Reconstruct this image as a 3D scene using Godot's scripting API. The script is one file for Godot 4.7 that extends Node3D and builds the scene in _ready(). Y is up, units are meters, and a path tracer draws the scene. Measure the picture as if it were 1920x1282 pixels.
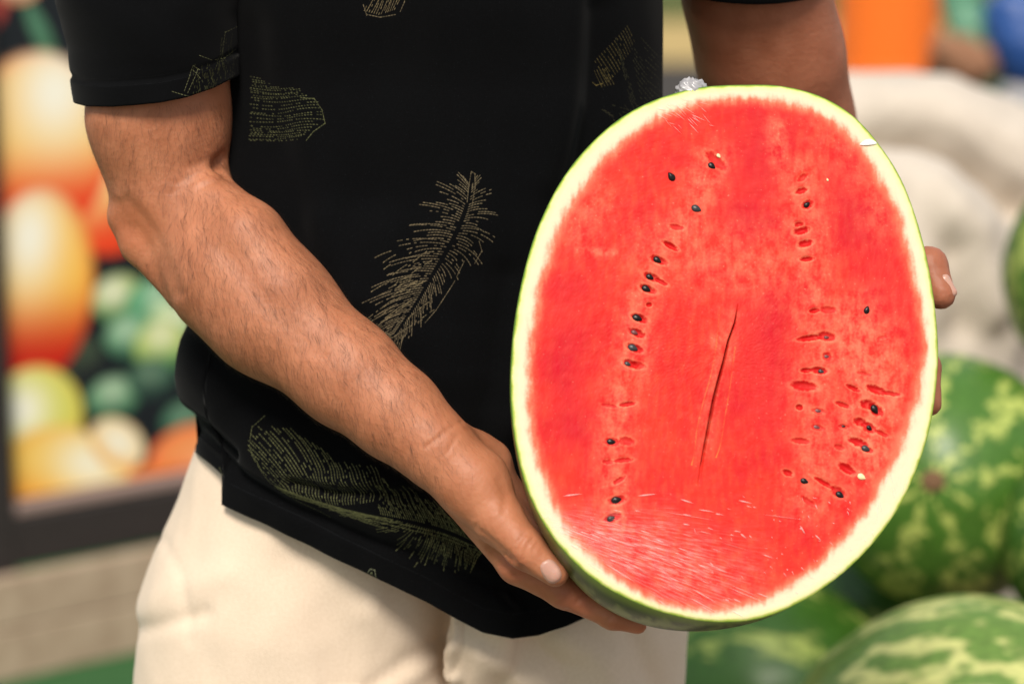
extends Node3D
# A man in a black feather-print T-shirt and cream trousers holds half a watermelon at a fruit stall.
# Measures: F is the lens in pixels of the reference, D the distance from the camera to the middle of the fruit.
const F := 4533.0
const D := 1.65
var cam_t := Transform3D()
var rng := RandomNumberGenerator.new()
var used := {}

# ------------------------------------------------------------------ small helpers
func numbered(called: String, parent: Node) -> String:
	var key := str(parent.get_instance_id()) + called
	var n: int = used.get(key, 0)
	used[key] = n + 1
	return called if n == 0 else "%s_%03d" % [called, n]

func lin(r: float, g: float, b: float) -> Color:
	return Color(r, g, b).linear_to_srgb()

func c3(px: float, py: float, w: float) -> Vector3:      # camera axes, metres
	return Vector3((px - 960.0) * (D - w) / F, (641.0 - py) * (D - w) / F, w - D)

func wp(px: float, py: float, w: float) -> Vector3:      # world
	return cam_t * c3(px, py, w)

func mpp(w: float) -> float:                              # metres per reference pixel at that distance
	return (D - w) / F

func thing(called: String, label: String, category: String, at := Vector3.ZERO, turn := 0.0, group := "") -> Node3D:
	var o := Node3D.new()
	o.name = numbered(called, self)
	add_child(o, true)
	o.position = at
	o.rotation.y = turn
	tag(o, label, category, group)
	return o

func tag(o: Node, label: String, category: String, group := "") -> void:
	o.set_meta("label", label)
	o.set_meta("category", category)
	if group:
		o.set_meta("group", group)

func put(called: String, mesh: Mesh, m: Material, parent: Node) -> MeshInstance3D:
	var o := MeshInstance3D.new()
	o.name = numbered(called, parent)
	o.mesh = mesh
	o.material_override = m
	parent.add_child(o, true)
	return o

func struct(called: String, mesh: Mesh, m: Material) -> MeshInstance3D:
	var o := put(called, mesh, m, self)
	o.set_meta("kind", "structure")
	return o

func build_mesh(v: PackedVector3Array, idx: PackedInt32Array, uv := PackedVector2Array(), col := PackedColorArray(), solid := true) -> ArrayMesh:
	var n := PackedVector3Array()
	n.resize(v.size())
	var mid := Vector3.ZERO
	for p in v:
		mid += p
	mid /= maxf(1.0, v.size())
	var out := 0.0
	for i in range(0, idx.size(), 3):
		var a := v[idx[i]]
		var f := (v[idx[i + 2]] - a).cross(v[idx[i + 1]] - a)
		n[idx[i]] += f
		n[idx[i + 1]] += f
		n[idx[i + 2]] += f
		out += f.dot(a - mid)
	if solid and out < 0.0:
		for i in range(0, idx.size(), 3):
			var t := idx[i + 1]
			idx[i + 1] = idx[i + 2]
			idx[i + 2] = t
		for i in n.size():
			n[i] = -n[i]
	for i in n.size():
		n[i] = n[i].normalized()
	var arr := []
	arr.resize(Mesh.ARRAY_MAX)
	arr[Mesh.ARRAY_VERTEX] = v
	arr[Mesh.ARRAY_NORMAL] = n
	arr[Mesh.ARRAY_INDEX] = idx
	if uv.size():
		arr[Mesh.ARRAY_TEX_UV] = uv
	if col.size():
		arr[Mesh.ARRAY_COLOR] = col
	var m := ArrayMesh.new()
	m.add_surface_from_arrays(Mesh.PRIMITIVE_TRIANGLES, arr)
	return m

func mat(color: Color, rough := 0.8, spec := 0.5) -> StandardMaterial3D:
	var m := StandardMaterial3D.new()
	m.albedo_color = color
	m.roughness = rough
	m.metallic_specular = spec
	return m

func noise_tex(seed_: int, freq: float, a: Color, b: Color, octaves := 4, size := 512, kind := FastNoiseLite.TYPE_SIMPLEX_SMOOTH) -> NoiseTexture2D:
	var n := FastNoiseLite.new()
	n.seed = seed_
	n.frequency = freq
	n.noise_type = kind
	n.fractal_octaves = octaves
	var t := NoiseTexture2D.new()
	t.width = size
	t.height = size
	t.seamless = true
	t.noise = n
	var g := Gradient.new()
	g.set_color(0, a)
	g.set_color(1, b)
	t.color_ramp = g
	return t

func noise(seed_: int, freq: float, octaves := 3) -> FastNoiseLite:
	var n := FastNoiseLite.new()
	n.seed = seed_
	n.frequency = freq
	n.noise_type = FastNoiseLite.TYPE_SIMPLEX_SMOOTH
	n.fractal_octaves = octaves
	return n

func triplanar(m: StandardMaterial3D, scale: float) -> StandardMaterial3D:
	m.uv1_triplanar = true
	m.uv1_scale = Vector3.ONE * scale
	return m

func bevel_box(size: Vector3, bev: float) -> ArrayMesh:     # a box with chamfered edges, standing on its own middle
	var h := size / 2.0
	var v := PackedVector3Array()
	var idx := PackedInt32Array()
	var corner := {}
	for sx in [-1, 1]:
		for sy in [-1, 1]:
			for sz in [-1, 1]:
				var s := Vector3(sx, sy, sz)
				for k in 3:
					var p := s * (h - Vector3.ONE * bev)
					p[k] = s[k] * h[k]
					corner[[sx, sy, sz, k]] = p
	var quads := []
	for k in 3:
		var i := (k + 1) % 3
		var j := (k + 2) % 3
		for s in [-1, 1]:
			var q := []
			for c in [[-1, -1], [1, -1], [1, 1], [-1, 1]]:
				var t := [0, 0, 0, k]
				t[k] = s
				t[i] = c[0]
				t[j] = c[1]
				q.append(corner[t])
			quads.append(q)
		for a in [-1, 1]:
			for b in [-1, 1]:
				var q := []
				for c in [[-1, i], [1, i], [1, j], [-1, j]]:
					var t := [0, 0, 0, c[1]]
					t[i] = a
					t[j] = b
					t[k] = c[0]
					q.append(corner[t])
				quads.append(q)
	for sx in [-1, 1]:
		for sy in [-1, 1]:
			for sz in [-1, 1]:
				quads.append([corner[[sx, sy, sz, 0]], corner[[sx, sy, sz, 1]], corner[[sx, sy, sz, 2]]])
	for q in quads:
		var m := Vector3.ZERO
		for p in q:
			m += p
		var f: Vector3 = (q[2] - q[0]).cross(q[1] - q[0])
		if f.dot(m) < 0.0:
			q.reverse()
		var at := v.size()
		for p in q:
			v.append(p)
		for k in range(1, q.size() - 1):
			idx.append_array([at, at + k, at + k + 1])
	return build_mesh(v, idx)

func seg_dist(p: Vector2, a: Vector2, b: Vector2) -> float:
	var ab := b - a
	var h := clampf((p - a).dot(ab) / maxf(ab.length_squared(), 1e-9), 0.0, 1.0)
	return (p - a - ab * h).length()

func line_dist(p: Vector2, pts: Array) -> float:
	var d := 1e9
	for i in pts.size() - 1:
		d = minf(d, seg_dist(p, pts[i], pts[i + 1]))
	return d

func v2(list: Array) -> Array:                             # [x, y, x, y ...] -> points
	var out := []
	for i in range(0, list.size(), 2):
		out.append(Vector2(list[i], list[i + 1]))
	return out

func curve_at(pts: Array, t: float) -> Vector2:           # Catmull-Rom through points, t 0..1
	var f := clampf(t, 0.0, 0.99999) * (pts.size() - 1)
	var i := int(f)
	var p0: Vector2 = pts[maxi(i - 1, 0)]
	var p1: Vector2 = pts[i]
	var p2: Vector2 = pts[i + 1]
	var p3: Vector2 = pts[mini(i + 2, pts.size() - 1)]
	return p1.cubic_interpolate(p2, p0, p3, f - i)

# ------------------------------------------------------------------ a field of tapered capsules, meshed as surface nets
class Field:
	var A := PackedVector3Array()
	var B := PackedVector3Array()
	var R := PackedFloat32Array()
	var DR := PackedFloat32Array()
	var K := PackedFloat32Array()
	var IL := PackedFloat32Array()
	var S := PackedFloat32Array()
	var all := PackedInt32Array()

	func cap(a: Vector3, b: Vector3, ra: float, rb: float, k := 0.012, s := 1.0) -> void:
		var ab := b - a
		ab.z *= s
		A.append(a)
		B.append(ab)
		R.append(ra)
		DR.append(rb - ra)
		K.append(k)
		IL.append(1.0 / maxf(ab.length_squared(), 1e-9))
		S.append(s)
		all.append(A.size() - 1)

	func one(p: Vector3, i: int) -> float:
		var q := p - A[i]
		q.z *= S[i]
		var h := clampf(q.dot(B[i]) * IL[i], 0.0, 1.0)
		return (q - B[i] * h).length() - R[i] - h * DR[i]

	func val(p: Vector3, ids: PackedInt32Array) -> float:
		var d := 10.0
		for i in ids:
			var q := p - A[i]
			q.z *= S[i]
			var b := B[i]
			var h := clampf(q.dot(b) * IL[i], 0.0, 1.0)
			var e := (q - b * h).length() - R[i] - h * DR[i]
			var k := K[i]
			var m := k - absf(d - e)
			d = minf(d, e)
			if m > 0.0:
				d -= m * m * 0.25 / k
		return d

	func mesh(lo: Vector3, hi: Vector3, cell: float, v: PackedVector3Array, idx: PackedInt32Array) -> void:
		var NB := 8
		var bx := int(ceil((hi.x - lo.x) / cell / NB))
		var by := int(ceil((hi.y - lo.y) / cell / NB))
		var bz := int(ceil((hi.z - lo.z) / cell / NB))
		var nx := bx * NB
		var ny := by * NB
		var nz := bz * NB
		var sy := nx
		var sz := nx * ny
		var g := PackedFloat32Array()
		g.resize(nx * ny * nz)
		g.fill(99.0)
		var vi := PackedInt32Array()
		vi.resize(nx * ny * nz)
		vi.fill(-1)
		var hd := cell * NB * 0.5 * 1.7320508 * 1.25
		var blocks := []
		for kz in bz:
			for ky in by:
				for kx in bx:
					var o := Vector3(kx, ky, kz) * NB * cell + lo
					var mid := o + Vector3.ONE * (NB * 0.5 * cell)
					var best := 10.0
					var ds := PackedFloat32Array()
					for i in all:
						var e := one(mid, i)
						ds.append(e)
						best = minf(best, e)
					if best > hd + 0.03 or best < -hd - 0.035:
						continue
					var ids := PackedInt32Array()
					for i in all:
						if ds[i] < best + 2.0 * hd + K[i]:
							ids.append(i)
					blocks.append(Vector3i(kx, ky, kz))
					for z in NB:
						for y in NB:
							var at := (kz * NB + z) * sz + (ky * NB + y) * sy + kx * NB
							var p := o + Vector3(0, y, z) * cell
							for x in NB:
								g[at + x] = val(p, ids)
								p.x += cell
		var offs := PackedInt32Array([0, 1, sy, sy + 1, sz, sz + 1, sz + sy, sz + sy + 1])
		var edges := [[0, 1], [2, 3], [4, 5], [6, 7], [0, 2], [1, 3], [4, 6], [5, 7], [0, 4], [1, 5], [2, 6], [3, 7]]
		var base := []
		for k in 8:
			base.append(Vector3(k & 1, (k >> 1) & 1, (k >> 2) & 1))
		var first := v.size()
		var cells := PackedInt32Array()
		for b in blocks:
			for z in NB:
				var cz: int = b.z * NB + z
				if cz >= nz - 1:
					continue
				for y in NB:
					var cy: int = b.y * NB + y
					if cy >= ny - 1:
						continue
					for x in NB:
						var cx: int = b.x * NB + x
						if cx >= nx - 1:
							continue
						var at := cz * sz + cy * sy + cx
						var s0 := g[at]
						if s0 > 0.04 or s0 < -0.04:
							continue
						var neg := 0
						var bad := false
						for k in 8:
							var s := g[at + offs[k]]
							if s > 50.0:
								bad = true
								break
							if s < 0.0:
								neg += 1
						if bad or neg == 0 or neg == 8:
							continue
						var sum := Vector3.ZERO
						var cnt := 0
						for e in edges:
							var a := g[at + offs[e[0]]]
							var c := g[at + offs[e[1]]]
							if (a < 0.0) != (c < 0.0):
								var p0: Vector3 = base[e[0]]
								sum += p0.lerp(base[e[1]], a / (a - c))
								cnt += 1
						vi[at] = v.size()
						cells.append(at)
						v.append(lo + (Vector3(cx, cy, cz) + sum / cnt) * cell)
		for at in cells:
			var a := g[at] < 0.0
			for ax in 3:
				var d := 1
				var e1 := sy
				var e2 := sz
				if ax == 1:
					d = sy
					e1 = sz
					e2 = 1
				elif ax == 2:
					d = sz
					e1 = 1
					e2 = sy
				if at < e1 + e2:
					continue
				var c := g[at + d] < 0.0
				if a == c:
					continue
				var q0 := vi[at]
				var q1 := vi[at - e1]
				var q2 := vi[at - e1 - e2]
				var q3 := vi[at - e2]
				if q0 < 0 or q1 < 0 or q2 < 0 or q3 < 0:
					continue
				if a:
					idx.append_array([q0, q2, q1, q0, q3, q2])
				else:
					idx.append_array([q0, q1, q2, q0, q2, q3])

# a chain of capsules given in reference pixels: [px, py, w, r] ...
func chain(f: Field, pts: Array, k := 0.012, s := 1.0) -> void:
	for i in pts.size() - 1:
		var a: Array = pts[i]
		var b: Array = pts[i + 1]
		f.cap(c3(a[0], a[1], a[2]), c3(b[0], b[1], b[2]), a[3] * mpp(a[2]), b[3] * mpp(b[2]), k, s)

func c_of(world: Vector3) -> Vector3:
	return cam_t.affine_inverse() * world

# ------------------------------------------------------------------ a loft: rows down the body, columns round it
class Loft:
	var keys := []            # [py, xl, xr, w of the middle, depth in front, depth behind]
	var ex := 1.0
	var ez := 0.85
	var top := -400.0
	var low := 1250.0

	func at(py: float) -> Array:
		var n := keys.size()
		if py <= keys[0][0]:
			return keys[0]
		for i in n - 1:
			if py <= keys[i + 1][0]:
				var a: Array = keys[i]
				var b: Array = keys[i + 1]
				var t: float = (py - a[0]) / (b[0] - a[0])
				t = lerpf(t, t * t * (3.0 - 2.0 * t), 0.6)
				return [py, lerpf(a[1], b[1], t), lerpf(a[2], b[2], t), lerpf(a[3], b[3], t), lerpf(a[4], b[4], t), lerpf(a[5], b[5], t)]
		return keys[n - 1]

	func spot(u: float, py: float) -> Vector3:       # px, py, w
		var k := at(py)
		var c := -cos(TAU * u)
		var s := sin(TAU * u)
		var x: float = (k[1] + k[2]) * 0.5 + (k[2] - k[1]) * 0.5 * signf(c) * pow(absf(c), ex)
		var w: float = k[3] + (k[4] if s > 0.0 else k[5]) * signf(s) * pow(absf(s), ez)
		return Vector3(x, py, w)

	func uv(px: float, py: float) -> Vector2:       # front half only, 0..1 across
		var k := at(py)
		var c: float = clampf((px - (k[1] + k[2]) * 0.5) / ((k[2] - k[1]) * 0.5), -1.0, 1.0)
		c = signf(c) * pow(absf(c), 1.0 / ex)
		return Vector2(acos(-c) / TAU * 2.0, (py - top) / (low - top))

func poly_y(pts: Array, x: float) -> float:
	if x <= pts[0].x:
		return pts[0].y
	for i in pts.size() - 1:
		if x <= pts[i + 1].x:
			var t: float = (x - pts[i].x) / maxf(pts[i + 1].x - pts[i].x, 1e-6)
			return lerpf(pts[i].y, pts[i + 1].y, t)
	return pts[pts.size() - 1].y

# cloth of a loft: hem(u) gives the lower edge, push(px, py) how far the cloth stands out (metres)
func loft_mesh(l: Loft, cols: int, rows: int, hem: Callable, push: Callable, parent_at: Vector3, lip := 0.012) -> ArrayMesh:
	var v := PackedVector3Array()
	var uv := PackedVector2Array()
	var idx := PackedInt32Array()
	for c in cols + 1:
		var u := float(c) / cols
		var end: float = hem.call(u)
		for r in rows + 3:
			var t := minf(float(r) / rows, 1.0)
			var py := lerpf(l.top, end, t)
			var s := l.spot(u, py)
			var k := l.at(py)
			var out: float = push.call(s.x, py, u)
			var mid := c3((k[1] + k[2]) * 0.5, py, k[3])
			var p := c3(s.x, s.y, s.z)
			var dir := (p - mid)
			dir.y = 0.0
			dir.z *= 1.6
			p += dir.normalized() * out
			if r > rows:                          # the turned-in hem
				p -= dir.normalized() * 0.0022
				p.y += 0.0 if r == rows + 1 else lip
			v.append(cam_t * p - parent_at)
			uv.append(Vector2(u * 2.0, (py - l.top) / (l.low - l.top)))
	var n := rows + 3
	for c in cols:
		for r in rows + 2:
			var a := c * n + r
			idx.append_array([a, a + n, a + 1, a + 1, a + n, a + n + 1])
	return build_mesh(v, idx, uv)

# ------------------------------------------------------------------ the knitted-in feathers of the shirt
var sheet: Image
var sheet_loft: Loft

func dash(a: Vector2, b: Vector2, col: Color, rad: float) -> void:
	var w := sheet.get_width()
	var h := sheet.get_height()
	var ta := sheet_loft.uv(a.x, a.y) * Vector2(w, h)
	var tb := sheet_loft.uv(b.x, b.y) * Vector2(w, h)
	var x0 := maxi(0, int(minf(ta.x, tb.x) - rad - 1))
	var x1 := mini(w - 1, int(maxf(ta.x, tb.x) + rad + 1))
	var y0 := maxi(0, int(minf(ta.y, tb.y) - rad - 1))
	var y1 := mini(h - 1, int(maxf(ta.y, tb.y) + rad + 1))
	for y in range(y0, y1 + 1):
		for x in range(x0, x1 + 1):
			var d := seg_dist(Vector2(x, y), ta, tb)
			if d < rad:
				sheet.set_pixel(x, y, sheet.get_pixel(x, y).lerp(col, clampf(rad - d, 0.0, 1.0)))

# a row of stitches along a bent line
func stitches(p: Vector2, dir: float, len_: float, bend: float, col: Color, gap := 0.12, step := 5.8, rad := 1.7) -> void:
	var s := 0.0
	while s < len_:
		var a := dir + bend * s / len_
		var d := Vector2(cos(a), -sin(a))
		var q := p + d * 3.6
		if rng.randf() > gap:
			var k := rng.randf_range(0.75, 1.15)
			dash(p, q, Color(col.r * k, col.g * k, col.b * k), rad)
		p += d * step
		s += step

func stitch_path(pts: Array, col: Color, gap := 0.1) -> void:
	for i in pts.size() - 1:
		var a: Vector2 = pts[i]
		var b: Vector2 = pts[i + 1]
		stitches(a, atan2(-(b.y - a.y), b.x - a.x), (b - a).length(), 0.0, col, gap)

# one feather: a bare quill and barbs; rows = [t, left length, left angle, left bend, right length, right angle, right bend] in degrees
func feather(quill: Array, rows: Array, col: Color, step := 5.0, gap := 0.18) -> void:
	var total := 0.0
	for i in quill.size() - 1:
		total += (quill[i + 1] - quill[i]).length()
	var n := int(total / step)
	for i in n + 1:
		var t := float(i) / n
		var p := curve_at(quill, t)
		var r: Array = rows[0]
		for k in rows.size() - 1:
			if t >= rows[k][0]:
				r = []
				var f: float = clampf((t - rows[k][0]) / (rows[k + 1][0] - rows[k][0]), 0.0, 1.0)
				for c in 7:
					r.append(lerpf(rows[k][c], rows[k + 1][c], f))
		var tuft := 0.72 + 0.28 * sin(float(i) * 1.05) + rng.randf_range(-0.12, 0.12)
		for s in 2:
			var ln: float = r[1 + 3 * s] * tuft
			if ln < 6.0:
				continue
			var a := deg_to_rad(r[2 + 3 * s])
			stitches(p + Vector2(cos(a), -sin(a)) * 5.0, a + rng.randf_range(-0.05, 0.05), ln, deg_to_rad(r[3 + 3 * s]), col, gap)

func knit_base(w: int, h: int) -> Image:
	var tile := Image.create(256, 256, false, Image.FORMAT_RGB8)
	for y in 256:
		for x in 256:
			var k := 0.030 + 0.030 * rng.randf() + (0.008 if x % 4 < 2 else 0.0) + 0.005 * sin(y * TAU / 4.0)
			if rng.randf() < 0.0008:
				k += 0.16
			tile.set_pixel(x, y, Color(k * 0.93, k * 0.97, k * 1.06))
	var im := Image.create(w, h, false, Image.FORMAT_RGB8)
	for y in range(0, h, 256):
		for x in range(0, w, 256):
			im.blit_rect(tile, Rect2i(0, 0, 256, 256), Vector2i(x, y))
	return im

func cloth_mat(im: Image) -> StandardMaterial3D:
	var m := mat(Color.WHITE, 0.95, 0.12)
	m.albedo_texture = ImageTexture.create_from_image(im)
	m.rim_enabled = true
	m.rim = 0.07
	m.rim_tint = 0.4
	return m

# ------------------------------------------------------------------ build
func _ready() -> void:
	rng.seed = 20240717
	setup()
	place()
	var skin := skin_mat()
	var person := thing("person", "person in black feather-print T-shirt and cream trousers holding the cut watermelon", "person", foot_point())
	build_body(person, skin)
	build_shirt(person)
	build_trousers(person)
	build_cut_melon()
	build_melon_pile()
	build_sacks()
	build_barrel_and_bags()
	build_poster()

func setup() -> void:
	cam_t = Transform3D(Basis(Vector3.RIGHT, deg_to_rad(-12.0)), Vector3(0, 1.36, 0))
	var cam := Camera3D.new()
	cam.name = "camera"
	cam.fov = 2.0 * rad_to_deg(atan(641.0 / F))
	cam.near = 0.05
	cam.far = 3000.0
	add_child(cam)
	cam.transform = cam_t
	var at := CameraAttributesPhysical.new()
	at.frustum_focal_length = 85.0
	at.frustum_focus_distance = 1.69
	at.exposure_aperture = 3.1
	at.frustum_near = 0.05
	at.frustum_far = 3000.0
	cam.attributes = at
	cam.fov = 2.0 * rad_to_deg(atan(641.0 / F))
	var sky_m := ProceduralSkyMaterial.new()
	sky_m.sky_top_color = Color(0.72, 0.77, 0.83)
	sky_m.sky_horizon_color = Color(0.90, 0.89, 0.86)
	sky_m.sky_curve = 0.2
	sky_m.ground_horizon_color = Color(0.62, 0.58, 0.52)
	sky_m.ground_bottom_color = Color(0.42, 0.38, 0.33)
	sky_m.sky_energy_multiplier = 0.66
	var sky := Sky.new()
	sky.sky_material = sky_m
	var env := Environment.new()
	env.background_mode = Environment.BG_SKY
	env.sky = sky
	env.tonemap_mode = Environment.TONE_MAPPER_LINEAR
	env.tonemap_exposure = 2.5
	env.sdfgi_enabled = true
	env.ssao_enabled = true
	env.ssil_enabled = true
	var we := WorldEnvironment.new()
	we.name = "environment"
	we.environment = env
	add_child(we)
	var sun := DirectionalLight3D.new()
	sun.name = "sun"
	sun.light_color = Color(1.0, 0.965, 0.92)
	sun.light_energy = 0.5
	sun.light_angular_distance = 18.0
	sun.shadow_enabled = true
	add_child(sun)
	sun.look_at_from_position(Vector3(-0.32, 2.45, 2.0), Vector3.ZERO)

func sheet_mesh(x0: float, x1: float, z0: float, z1: float, y: float) -> ArrayMesh:
	var v := PackedVector3Array([Vector3(x0, y, z0), Vector3(x1, y, z0), Vector3(x1, y, z1), Vector3(x0, y, z1)])
	return build_mesh(v, PackedInt32Array([0, 1, 2, 0, 2, 3]), PackedVector2Array(), PackedColorArray(), false)

func place() -> void:
	var dirt := triplanar(mat(Color.WHITE, 0.95, 0.2), 0.7)
	dirt.albedo_texture = noise_tex(3, 0.02, lin(0.13, 0.105, 0.085), lin(0.21, 0.175, 0.145), 5)
	struct("ground", sheet_mesh(-400, 400, 60, -1200, 0.0), dirt)
	var turf := triplanar(mat(Color.WHITE, 0.9, 0.2), 2.5)
	turf.albedo_texture = noise_tex(4, 0.05, lin(0.028, 0.085, 0.030), lin(0.06, 0.15, 0.055), 5)
	struct("artificial_turf", sheet_mesh(-3.0, -0.35, 1.0, -6.0, 0.004), turf)
	var tar := triplanar(mat(Color.WHITE, 0.9, 0.3), 0.6)
	tar.albedo_texture = noise_tex(5, 0.05, lin(0.035, 0.030, 0.026), lin(0.075, 0.064, 0.054), 4)
	struct("road", sheet_mesh(-60, 60, -9.0, -14.3, 0.004), tar)
	var dry := triplanar(mat(Color.WHITE, 0.95, 0.2), 0.5)
	dry.albedo_texture = noise_tex(6, 0.03, lin(0.36, 0.26, 0.10), lin(0.55, 0.40, 0.18), 4)
	struct("dry_verge", sheet_mesh(-60, 60, -14.3, -17.4, 0.008), dry)
	var lawn := triplanar(mat(Color.WHITE, 0.95, 0.2), 0.4)
	lawn.albedo_texture = noise_tex(7, 0.03, lin(0.07, 0.085, 0.025), lin(0.13, 0.14, 0.045), 4)
	struct("lawn", sheet_mesh(-60, 60, -17.4, -60.0, 0.004), lawn)

# ------------------------------------------------------------------ person
func foot_point() -> Vector3:
	var p := wp(800, 1250, -0.25)
	return Vector3(p.x, 0.0, p.z)

func skin_mat() -> StandardMaterial3D:
	var m := triplanar(mat(Color.WHITE, 0.52, 0.42), 5.0)
	m.albedo_texture = noise_tex(11, 0.012, lin(0.37, 0.128, 0.058), lin(0.55, 0.222, 0.115), 6)
	m.vertex_color_use_as_albedo = true
	m.subsurf_scatter_enabled = true
	m.subsurf_scatter_strength = 0.12
	m.heightmap_enabled = true
	m.heightmap_texture = noise_tex(12, 0.09, Color.BLACK, Color.WHITE, 3, 512, FastNoiseLite.TYPE_CELLULAR)
	m.heightmap_scale = 0.035
	return m

var arm_field: Field

func right_arm() -> Field:
	var f := Field.new()
	# upper arm, elbow
	chain(f, [[330, -300, -0.085, 128], [298, 60, -0.10, 124], [297, 220, -0.108, 125], [312, 335, -0.112, 112]], 0.02, 1.08)
	# forearm
	chain(f, [[345, 395, -0.108, 98], [437, 513, -0.090, 119], [508, 582, -0.078, 119], [652, 702, -0.056, 94], [742, 775, -0.043, 81], [818, 842, -0.034, 68]], 0.016, 1.12)
	# brachioradialis: the bulge below the crook of the arm
	chain(f, [[392, 372, -0.088, 52], [462, 445, -0.074, 66], [540, 540, -0.062, 60]], 0.010)
	# point of the elbow and the ulna
	chain(f, [[250, 404, -0.112, 50], [268, 455, -0.106, 42], [335, 550, -0.094, 26]], 0.006)
	# wrist, ball of the thumb, thumb
	chain(f, [[812, 838, -0.036, 66], [888, 908, -0.030, 64], [934, 972, -0.020, 48]], 0.012)
	chain(f, [[934, 972, -0.018, 46], [986, 1030, -0.008, 37], [1041, 1074, -0.003, 26.5]], 0.005)
	# heel of the hand, palm
	chain(f, [[855, 838, -0.058, 48], [915, 868, -0.078, 46]], 0.012)
	chain(f, [[872, 905, -0.050, 62], [972, 1054, -0.038, 40]], 0.008)
	chain(f, [[868, 885, -0.062, 55], [998, 1028, -0.062, 36]], 0.010)
	chain(f, [[872, 868, -0.072, 52], [1008, 1006, -0.086, 34]], 0.010)
	chain(f, [[880, 860, -0.078, 46], [1004, 980, -0.105, 30]], 0.010)
	# fingers: index, middle, ring, little
	chain(f, [[974, 1056, -0.037, 40], [1058, 1109, -0.034, 31], [1148, 1157, -0.036, 22], [1196, 1172, -0.040, 17]], 0.005)
	chain(f, [[998, 1028, -0.064, 34], [1075, 1072, -0.074, 27], [1150, 1096, -0.080, 21], [1192, 1106, -0.084, 16]], 0.004)
	chain(f, [[1008, 1006, -0.086, 32], [1080, 1048, -0.096, 26], [1145, 1066, -0.103, 21], [1184, 1074, -0.106, 15]], 0.004)
	chain(f, [[1004, 980, -0.105, 28], [1060, 1014, -0.115, 23], [1108, 1032, -0.122, 18], [1138, 1040, -0.126, 13]], 0.004)
	return f

func trunk_and_left_arm() -> Field:
	var f := Field.new()
	# trunk inside the shirt, shoulders, neck
	chain(f, [[700, -250, -0.135, 190], [690, 400, -0.18, 180], [690, 900, -0.22, 190]], 0.05)
	chain(f, [[960, -250, -0.135, 190], [960, 400, -0.18, 180], [960, 900, -0.22, 190]], 0.05)
	chain(f, [[350, -320, -0.09, 130], [840, -400, -0.09, 140], [1370, -330, -0.12, 130]], 0.05)
	chain(f, [[840, -400, -0.09, 140], [850, -620, -0.04, 130]], 0.05)
	# head
	chain(f, [[850, -800, -0.01, 175], [850, -860, -0.04, 200]], 0.04)
	chain(f, [[850, -720, 0.03, 110], [850, -690, 0.045, 80]], 0.04)
	chain(f, [[850, -820, 0.075, 18], [850, -765, 0.095, 30]], 0.02)
	chain(f, [[655, -800, -0.03, 30], [655, -760, -0.03, 22]], 0.01)
	chain(f, [[1045, -800, -0.03, 30], [1045, -760, -0.03, 22]], 0.01)
	# left upper arm
	chain(f, [[1395, -330, -0.14, 140], [1416, -20, -0.19, 122], [1446, 110, -0.225, 124], [1468, 240, -0.27, 122], [1490, 400, -0.36, 84]], 0.03)
	return f

func left_forearm() -> Field:
	var f := Field.new()
	chain(f, [[1490, 400, -0.36, 90], [1545, 470, -0.29, 96], [1615, 575, -0.17, 56]], 0.02)
	chain(f, [[1615, 575, -0.17, 54], [1672, 600, -0.12, 46]], 0.015)
	chain(f, [[1615, 570, -0.165, 50], [1672, 530, -0.115, 38]], 0.015)
	chain(f, [[1620, 590, -0.165, 48], [1680, 660, -0.12, 36]], 0.015)
	# fingers bent round the rind
	chain(f, [[1668, 500, -0.115, 37], [1742, 498, -0.060, 33.5], [1765, 552, -0.048, 28.5]], 0.006)
	chain(f, [[1678, 570, -0.115, 34], [1716, 612, -0.075, 29], [1722, 668, -0.062, 24]], 0.005)
	chain(f, [[1682, 625, -0.118, 33], [1737, 688, -0.066, 27], [1743, 757, -0.056, 24]], 0.005)
	chain(f, [[1676, 670, -0.122, 29], [1700, 735, -0.085, 23], [1708, 790, -0.075, 18]], 0.005)
	return f

func px_of(p: Vector3) -> Vector2:
	return Vector2(960.0 + p.x * F / -p.z, 641.0 - p.y * F / -p.z)

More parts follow.
